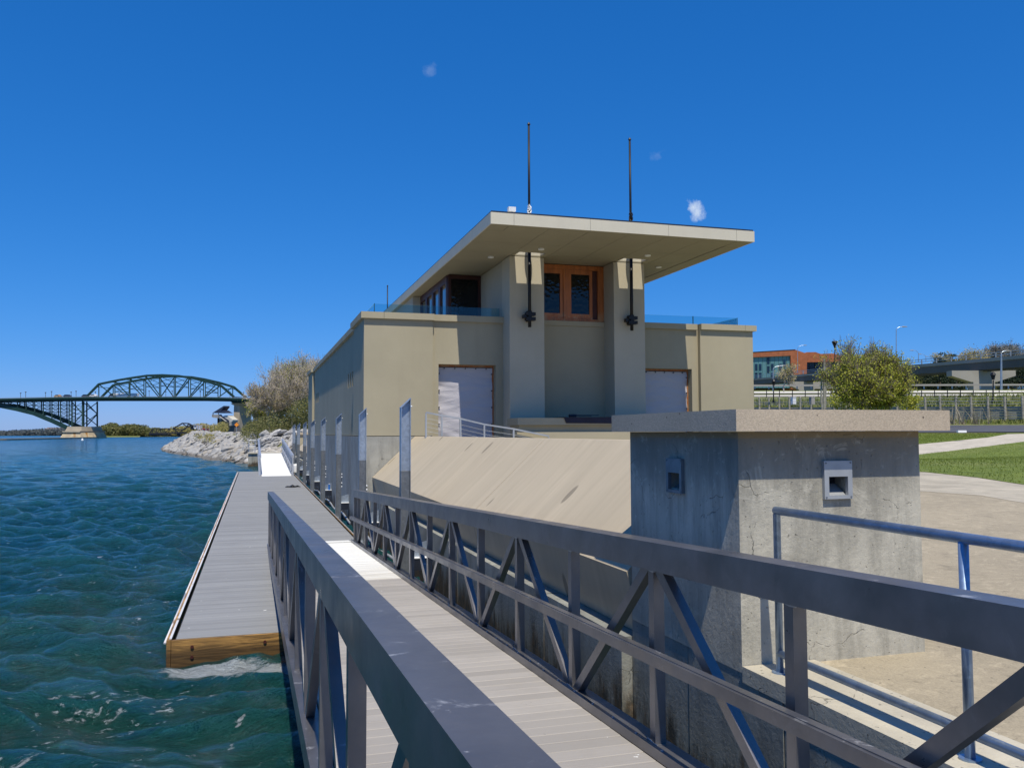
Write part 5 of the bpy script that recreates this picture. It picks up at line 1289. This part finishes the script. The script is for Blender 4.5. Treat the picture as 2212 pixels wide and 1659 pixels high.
bwk = thing('breakwater', 'long low stone breakwater in front of the bridge pier', 'breakwater', tuple(at(100, 945, 400)))
m = nb(); P0 = [at(px, 930, v) for px, v in ((-160, 295), (0, 335), (80, 385), (160, 450), (212, 500))]
for a, b in zip(P0[:-1], P0[1:]): a = Vector((a.x, a.y, .15)); b = Vector((b.x, b.y, .15)); bar(m, a, b+(b-a)*.02, 4.5, 1.1)
obj('wall', m, M_['stone_far'], bwk)
b_ = at(178/1.0, 945, 480)
bu = thing('buoy', 'white buoy floating in front of the breakwater', 'buoy', tuple(at(178, 950, 330))); m = nb(); c = at(178, 949, 325); tube(m, [(c.x, c.y, -.1), (c.x, c.y, .3), (c.x, c.y, .55), (c.x, c.y, .8)], .45, 10, .2); obj('hull', m, M_['buoy'], bu)

# ---- arch and truss bridge: a plane n with axis u; picture points are carried on to it
ang = math.radians(17); ax = (Rh*math.cos(ang) - Fh*math.sin(ang)); nn_ = (Rh*math.sin(ang) + Fh*math.cos(ang))
AX = Vector((ax.x, ax.y, 0)); NN = Vector((nn_.x, nn_.y, 0)); P_ = at(510, 930, 455); P_.z = 0
def bp(px, py, w=0):
    d = at(px, py, 1)-Vector((0, 0, EYE)); C0 = Vector((0, 0, EYE)); t = (P_-C0).dot(NN)/d.dot(NN); return C0+d*t+NN*w
BW = 11.0
br = thing('arch_bridge', 'long green steel bridge with a curved through truss and arch spans', 'bridge', tuple(P_))
def c6(x, y): return (x*.17663, 792.6+y*.17663)
def c1(x, y): return (x*.3028, 725.6+y*.3028)
GS = M_['green_steel']
def bseg(name, pairs, w, h, sides=(0, BW), mat=None, lab=None):
    for (a, b) in pairs:
        for s_ in sides: m = nb(); bar(m, bp(*a, s_), bp(*b, s_), w, h); obj(name, m, mat or GS, br, label=lab)
dl = [(-330, 869), (-150, 864.5), (0, 861), (120, 858.6), (200, 857.8), (420, 857.6), (480, 858.8), (545, 861.5), (620, 866)]
m = nb()
for a, b in zip(dl[:-1], dl[1:]): 
    A0, B0 = bp(a[0], a[1]+3.6), bp(b[0], b[1]+3.6); A1, B1 = A0+NN*BW, B0+NN*BW
    prism(m, [A0-NN*2, B0-NN*2, B1+NN*2, A1+NN*2], (0, 0, .9)); prism(m, [A0, B0, B0+NN*.4, A0+NN*.4], (0, 0, -.95)); prism(m, [A1, B1, B1-NN*.4, A1-NN*.4], (0, 0, -.95))
obj('deck', m, GS, br)
m = nb()
for a, b in zip(dl[:-1], dl[1:]):
    for s_ in (-1.9, BW+1.9):
        for dz in (1.2, 2.6): bar(m, bp(a[0], a[1]-dz+1.2, s_), bp(b[0], b[1]-dz+1.2, s_), .1, .14)
obj('railing', m, M_['steel_pale'], br)
top = [c1(*p) for p in ((620, 432), (705, 345), (845, 316), (940, 300), (1050, 284), (1160, 280), (1275, 286), (1370, 302), (1475, 326), (1580, 358), (1668, 435))]
for a, b in zip(top[:-1], top[1:]): bseg('truss_chord', [(a, b)], .75, 1.15)
def tz(px): return float(np.interp(px, [t[0] for t in top], [t[1] for t in top]))
vx = [705, 820, 928, 1040, 1147, 1252, 1360, 1465, 1572]
for x in vx:
    px = x*.3028; bseg('truss_post', [((px, tz(px)), (px, 857.5))], .5, .5)
    if 800 < x < 1500:
        yt = tz(px)+3.5; m = nb(); 
        for f0, f1 in ((0, .5), (.5, 1)):
            y0, y1 = yt+f0*20, yt+f1*20
            if y1 < 850: bar(m, bp(px, y0, 0), bp(px, y1, BW), .22, .22); bar(m, bp(px, y1, 0), bp(px, y0, BW), .22, .22)
        bar(m, bp(px, yt+20, 0), bp(px, yt+20, BW), .3, .3); obj('cross_brace', m, GS, br)
for i, x in enumerate(vx[:-1]):
    a, b = x*.3028, vx[i+1]*.3028
    if i < 4: bseg('truss_diagonal', [((a, tz(a)), (b, 857.5))], .42, .42)
    else: bseg('truss_diagonal', [((b, tz(b)), (a, 857.5))], .42, .42)
m = nb()
for a in np.linspace(0, 1, 14): i = a*(len(top)-1); k = min(int(i), len(top)-2); f = i-k; p = (top[k][0]+(top[k+1][0]-top[k][0])*f, top[k][1]+(top[k+1][1]-top[k][1])*f); bar(m, bp(*p, 0), bp(*p, BW), .3, .3)
obj('lateral_brace', m, GS, br)
# arch rib on the left
ru = [(-330, 904), (-260, 884), (-180, 871.5), (-100, 867.4), (-50, 868.5), (0, 872), (35, 879), (85, 893.5), (120, 908), (152, 923)]
rl = [(-330, 914), (-260, 894), (-180, 880), (-100, 876), (-50, 877), (0, 881), (35, 888), (71, 897), (110, 913), (146, 930)]
m = nb()
for s_ in (0, BW-.8):
    for i in range(len(ru)-1): prism(m, [bp(*ru[i], s_), bp(*ru[i+1], s_), bp(*rl[i+1], s_), bp(*rl[i], s_)], NN*.8)
for i in range(len(ru)-1): bar(m, bp(rl[i][0], rl[i][1]-1, 0), bp(rl[i][0], rl[i][1]-1, BW), .5, .5)
obj('arch_rib', m, GS, br)
def ry(px): return float(np.interp(px, [r[0] for r in ru], [r[1] for r in ru]))
for x in [-1500, -1390, -1280, 50-110*3, 50-110*2, 50-110, 50, 110, 215, 320, 425, 530, 635, 740, 845]:
    px = x*.17663; yb = ry(px); 
    if yb-867 < 1: continue
    bseg('spandrel_post', [((px, 866), (px, yb))], .55, .55)
    n_ = int((yb-868)//9)+1; m = nb()
    for k in range(n_):
        y0 = 867+(yb-867)*k/n_; y1 = 867+(yb-867)*(k+1)/n_; bar(m, bp(px, y0, 0), bp(px, y1, BW/2), .2, .2); bar(m, bp(px, y0, BW), bp(px, y1, BW/2), .2, .2); bar(m, bp(px, y1, 0), bp(px, y1, BW), .22, .22)
    obj('cross_brace', m, GS, br)
tx0, tx1 = 155.5, 178.5
bseg('tower_post', [((tx0, 866), (tx0, 922))], .7, .7); bseg('tower_post', [((tx1, 866), (tx1, 921))], .8, .8)
bseg('tower_diagonal', [((tx0, 869), (tx1, 894)), ((tx0, 919), (tx1, 894))], .4, .4); m = nb()
for (y0, y1) in ((868, 893), (893, 919)): bar(m, bp(tx1, y0, 0), bp(tx1, y1, BW), .35, .35); bar(m, bp(tx1, y1, 0), bp(tx1, y0, BW), .35, .35)
obj('cross_brace', m, GS, br)
# stone pier
def frus(m, px0, px1, y0, qx0, qx1, y1, w0, w1, k0, k1):
    a = [bp(px0, y0, w0), bp(px1, y0, w0), bp(px1, y0, w1), bp(px0, y0, w1)]; b = [bp(qx0, y1, k0), bp(qx1, y1, k0), bp(qx1, y1, k1), bp(qx0, y1, k1)]; va = [m.verts.new(p) for p in a]; vb = [m.verts.new(p) for p in b]
    m.faces.new(va); m.faces.new(vb[::-1])
    for i in range(4): m.faces.new((va[i], vb[i], vb[(i+1) % 4], va[(i+1) % 4]))
    return m
obj('pier', frus(nb(), 152, 182, 921.5, 148, 183, 931, -2, 13, -2.5, 13.5), M_['stone_far'], br); obj('pier', frus(nb(), 146, 185, 931, 147, 184, 934, -4, 15, -4, 15), M_['stone_far'], br)
pr_ = obj('pier', frus(nb(), 147, 184, 934, 142, 188, 949, -3, 14, -5, 16), M_['stone_rust'], br, label='rust stained stone pier at the waterline')
for k in range(3): obj('stone_course', frus(nb(), 147-1.3*k-.3, 184.3+1.1*k, 936+4*k, 146.6-1.3*k, 184.7+1.1*k, 936.7+4*k, -3.3-.6*k, 14.5, -3.5-.6*k, 15), M_['stone_far'], br)
m = frus(nb(), 503, 515, 875, 502, 516, 941, 1, 11, .5, 11.5); obj('pier', m, M_['stone_far'], br, label='pale stone land pier'); obj('pier_cap', frus(nb(), 500, 518, 871, 502, 516, 875, -1, 13, .5, 11.5), M_['stone_far'], br)
m = frus(nb(), 494, 545, 864, 500, 560, 871, 0, 11, 1, 10); obj('bearing_girder', m, GS, br)
for k in range(15):
    x0, x1 = (45, 173, 225, 358, 410, 533, 585, 1055, 1095, 1220, 1345, 1420, 1560, 1730, 1763)[k], 0
    px = x0*.3028; dy = float(np.interp(px, [d[0] for d in dl], [d[1] for d in dl])); lp = thing('bridge_lamp', 'small lamp post on the green bridge deck, %s from the left' % ORD[k], 'street lamp', tuple(bp(px, dy-1, 5)), 'lamp posts along the bridge'); m = nb(); w_ = 1 if k % 2 else 10
    bar(m, bp(px, dy-1, w_), bp(px, dy-12.5, w_), .22, .22); obj('pole', m, M_['girder'], lp); m = nb(); bar(m, bp(px, dy-12.5, w_), bp(px, dy-14, w_), .7, .7); obj('lamp_head', m, M_['girder'], lp)
# lorry and cars on the bridge
def lorry(px0, px1, y0, y1, cabpx, lab, cabmat, group='vehicles on the bridge'):
    t = thing('lorry', lab, 'truck', tuple(bp(px0, y1, 4)), group)
    a, b = bp(px0, y0, 4), bp(px1, y1, 4); m = nb(); A0, A1 = bp(px0, y1-1.3, 4), bp(px1, y1-1.3, 4); h = (y1-1.3-y0)*455/F_PX; prism(m, [A0, A1, A1+NN*2.5, A0+NN*2.5], (0, 0, h)); obj('trailer', m, M_['carwhite'], t)
    C0, C1 = bp(cabpx, y1-1.2, 4), bp(px0-.8, y1-1.2, 4); m = nb(); prism(m, [C0, C0+(C1-C0)*.25+Vector((0, 0, h*.5)), C0+(C1-C0)*.45+Vector((0, 0, h*.95)), C1+Vector((0, 0, h)), C1], NN*2.4); obj('cab', m, cabmat, t)
    for px in (cabpx+2, px0+2, px0+4, px1-4, px1-2): c = bp(px, y1-.5, 3.9); m = nb(); tube(m, [c, c+NN*.3], .5, 10); obj('wheel', m, M_['tyre'], t)
lorry(234, 283, 848.5, 857, 222, 'white trailer lorry with a dark blue cab crossing the bridge truss', M_['cardark'])
def car(px, L, mat, lab, w=3, y=None):
    dy = float(np.interp(px, [d[0] for d in dl], [d[1] for d in dl]))-.2; t = thing('car', lab, 'car', tuple(bp(px, dy, w)), 'vehicles on the bridge'); s = AX*L; b = bp(px, dy, w)+Vector((0, 0, .35)); m = nb()
    prism(m, [b, b+s, b+s+Vector((0, 0, .75)), b+s*.82+Vector((0, 0, .8)), b+s*.68+Vector((0, 0, 1.35)), b+s*.25+Vector((0, 0, 1.35)), b+s*.1+Vector((0, 0, .8)), b+Vector((0, 0, .7))], NN*1.8); obj('body', m, mat, t)
    m = nb(); prism(m, [b+s*.2+Vector((0, 0, .82)), b+s*.72+Vector((0, 0, .82)), b+s*.64+Vector((0, 0, 1.27)), b+s*.29+Vector((0, 0, 1.27))], -NN*.03); obj('side_window', m, M_['bluewin'], t)
    for f in (.2, .8): c = b+s*f+Vector((0, 0, -.02)); m = nb(); tube(m, [c-NN*.04, c+NN*.25], .33, 10); obj('wheel', m, M_['tyre'], t)
car(183, 5.2, M_['carwhite'], 'white van just left of the truss portal'); car(164, 4.8, M_['cardark'], 'dark pickup behind the white van on the bridge', 4); car(127, 4.6, M_['cardark'], 'dark car above the arch span'); car(107, 4.6, M_['stone_rust'], 'brown car above the arch span'); car(534, 5.2, M_['carwhite'], 'white car at the right end of the bridge deck')
# stair and lookout beside the land pier
lo = thing('lookout_stair', 'lookout platform with dark pyramid canopy and concrete stair by the land pier', 'stairs', tuple(bp(500, 940, -6)))
def c3(x, y): return (457.7+x*.0673, 837.2+y*.0673)
def lop(name, pts, d, mat, w=-8): m = nb(); prism(m, [bp(*c3(*p), w) for p in pts], NN*d); obj(name, m, mat, lo)
lop('canopy', [(315, 825), (675, 600), (680, 640), (530, 830)], 5, M_['cardark']); lop('canopy', [(530, 828), (680, 742), (820, 828)], 5, M_['cardark'], -9)
lop('platform', [(295, 935), (600, 930), (600, 960), (500, 985), (340, 975), (295, 945)], 6, M_['conc_far']); lop('parapet', [(300, 880), (600, 870), (600, 932), (300, 936)], .4, M_['conc_far'])
lop('column', [(475, 985), (500, 985), (500, 1400), (470, 1400)], 1, M_['black']); lop('stair_flight', [(660, 925), (740, 900), (790, 905), (960, 1040), (950, 1090), (860, 1120)], 5, M_['conc_pale']); lop('stair_wall', [(575, 880), (850, 1060), (850, 1150), (800, 1130), (580, 950)], .6, M_['cardark'], -8.6)
lop('stair_edge', [(575, 925), (790, 1085), (790, 1105), (575, 945)], .5, M_['conc_pale'], -9); lop('abutment', [(850, 1120), (920, 1100), (915, 1225), (850, 1225)], 5, M_['conc_far']); lop('abutment', [(500, 990), (640, 990), (840, 1130), (900, 1240), (1000, 1500), (500, 1400)], 5, M_['girder'], -5)
lop('building', [(360, 1000), (470, 990), (470, 1250), (370, 1300)], 6, M_['conc_far'], -4); lop('post', [(325, 830), (340, 830), (340, 935), (325, 935)], .3, M_['black']); lop('post', [(500, 830), (512, 830), (512, 880), (500, 880)], .3, M_['black'])
sg = thing('warning_sign', 'orange diamond road sign below the lookout stair', 'sign', tuple(at(511, 925, 170))); m = nb(); s_ = .45; c = at(511, 917.5, 170); rt = Vector((Rh.x, Rh.y, 0)); prism(m, [c-rt*s_, c+Vector((0, 0, -s_)), c+rt*s_, c+Vector((0, 0, s_))], Fd*.05); obj('panel', m, M_['orange'], sg); m = nb(); bar(m, c-Vector((0, 0, .4)), c-Vector((0, 0, 2)), .08, .08); obj('post', m, M_['galv'], sg)
# dark swing bridge and its boat-like deck further off
sw = thing('rail_bridge', 'old dark railway swing bridge low over the canal', 'bridge', tuple(at(370, 940, 520)))
def c5(x, y): return (279.1+x*.1009, 893.1+y*.1009)
VS = 520
def sl(name, pairs, w): m = nb(); [bar(m, at(*c5(*a), VS), at(*c5(*b), VS), w, w) for a, b in pairs]; obj(name, m, M_['dark_bridge'], sw)
sl('bottom_chord', [((430, 430), (1230, 410))], .8); sl('top_chord', [((500, 330), (940, 325))], .45); sl('end_post', [((440, 420), (500, 330))], .45)
for x in range(500, 941, 88): sl('post', [((x, 330), (x, 425))], .3)
for i, x in enumerate(range(500, 900, 88)): sl('diagonal', [((x, 330), (x+88, 422)) if i % 2 == 0 else ((x, 422), (x+88, 330))], .28)
sl('tower_chord', [((940, 325), (1140, 210)), ((1140, 210), (1270, 215)), ((1270, 215), (1370, 265)), ((940, 325), (1150, 355)), ((1150, 355), (1240, 290)), ((1240, 290), (1370, 265))], .7)
sl('tower_brace', [((1140, 210), (1240, 290)), ((1270, 215), (1240, 290)), ((1270, 215), (1330, 290)), ((940, 325), (1070, 420)), ((1150, 355), (1110, 380))], .5)
m = nb(); prism(m, [at(*c5(*p), VS) for p in ((1310, 270), (1370, 262), (1360, 350), (1320, 345))], Fd*3); obj('counterweight', m, M_['dark_bridge'], sw); m = nb(); prism(m, [at(*c5(*p), VS) for p in ((1010, 395), (1110, 390), (1110, 420), (1050, 425), (1045, 480), (1020, 480))], Fd*4); obj('pivot_pier', m, M_['dark_bridge'], sw)
m = nb(); prism(m, [at(*c5(*p), 480) for p in ((425, 440), (820, 440), (815, 470), (430, 470))], Fd*6); tag(obj('barge', m, M_['dark_bridge']), 'dark low barge moored under the swing bridge', 'barge')
# peninsula trees
rg_ = np.random.default_rng(31)
def wood(name, lab, x0, x1, prof, v, n, mat, size, dens, rg, seedp=None):
    t = thing(name, lab, 'trees', tuple(at((x0+x1)/2, 942, v))); t['kind'] = 'stuff'; bl = []
    for k in range(n):
        px = rg.uniform(x0, x1); yt = float(np.interp(px, [p[0] for p in prof], [p[1] for p in prof])); y = rg.uniform(yt+3, 941); c = at(px, y, v+rg.uniform(-15, 15)); s_ = rg.uniform(.7, 1.3)*v/150*(1 if y > yt+8 else .8); bl.append((tuple(c), (s_*1.2, s_*1.2, s_*.85)))
    o = blob_crown(t, bl, mat, size, dens, rg, 'foliage'); o['kind'] = 'stuff'; return t
wood('peninsula_wood', 'rounded olive and brown trees on the far peninsula', 197, 345, [(197, 936), (210, 925), (235, 918), (250, 919), (262, 925), (275, 920), (300, 921), (320, 928), (345, 930)], 660, 150, M_['leaf_far'], .6, 24, rg_)
wood('canal_wood', 'low brown trees behind the swing bridge', 345, 480, [(345, 931), (400, 926), (420, 920), (450, 918), (480, 928)], 700, 110, M_['leaf_br'], .6, 22, rg_)
wood('hazy_wood', 'trees on the distant shore, leaf colour tinted for haze', -60, 150, [(-60, 937), (0, 936), (70, 934), (85, 930), (140, 931), (150, 936)], 1250, 110, M_['leaf_haze'], 1.2, 6, rg_)
fb = thing('apartment_block', 'distant pink brick block behind the bridge pier', 'building', tuple(at(117, 936, 1300)))
def fbx(nm, x0, x1, y0, y1, mat, d=30, v=1300): m = nb(); prism(m, [at(x0, y0, v), at(x1, y0, v), at(x1, y1, v), at(x0, y1, v)], Fd*d); obj(nm, m, mat, fb)
fbx('wall', 96.5, 137, 925.5, 938, M_['pink']); fbx('roof', 96.3, 137.2, 924.8, 925.6, M_['conc_pale']); fbx('stair_tower', 102, 107, 923.3, 925, M_['pink']); fbx('stair_tower', 125, 131, 923.3, 925, M_['pink'])
for k in range(12): fbx('window_column', 98+k*3.2, 99.2+k*3.2, 927, 937, M_['leaf_haze'] if False else M_['girder'], .2, 1299)
# trucks and poles on the highway at the end of the bank
for (px, py, mat, lab) in ((756, 920, 'carwhite', 'white tanker on the highway left of the lookout'), (771, 928, 'carwhite', 'white lorry on the highway nearest the rocks'), (784, 927, 'red', 'red lorry on the highway beside the white one')):
    px = 279.1 + {756: 1415, 771: 1500, 784: 1580}[px]*.1009; v = 330; t = thing('highway_truck', lab, 'truck', tuple(at(px, py+5, v)), 'trucks on the distant highway'); c = at(px, py+1.5+5, v); rt = Vector((Rh.x, Rh.y, 0)); m = nb(); prism(m, [c-rt*.6, c+rt*.6, c+rt*.6+Vector((0, 0, 1.5)), c-rt*.6+Vector((0, 0, 1.5))], Fd*5); obj('cab', m, M_[mat], t)
    m = nb(); prism(m, [c-rt*.5+Vector((0, 0, .7)), c+rt*.5+Vector((0, 0, .7)), c+rt*.5+Vector((0, 0, 1.2)), c-rt*.5+Vector((0, 0, 1.2))], -Fd*.05); obj('windscreen', m, M_['bluewin'], t)
    for s_ in (-.45, .45): m = nb(); cc = c+rt*s_; tube(m, [cc-rt*.1, cc+rt*.1], .3, 8); obj('wheel', m, M_['tyre'], t)
for k, px in enumerate((424, 429, 433, 437, 445, 452, 461)):
    t = thing('utility_pole', 'thin pole along the distant highway, %s from the left' % ORD[k], 'pole', tuple(at(px, 936, 330)), 'poles along the distant highway'); m = nb(); bar(m, at(px, 936, 330), at(px, 916+k % 3, 330), .22, .22); obj('pole', m, M_['bark_pale'], t); m = nb(); c = at(px, 918+k % 3, 330); bar(m, c-rt*.8, c+rt*.8, .1, .1); obj('cross_arm', m, M_['bark_pale'], t)
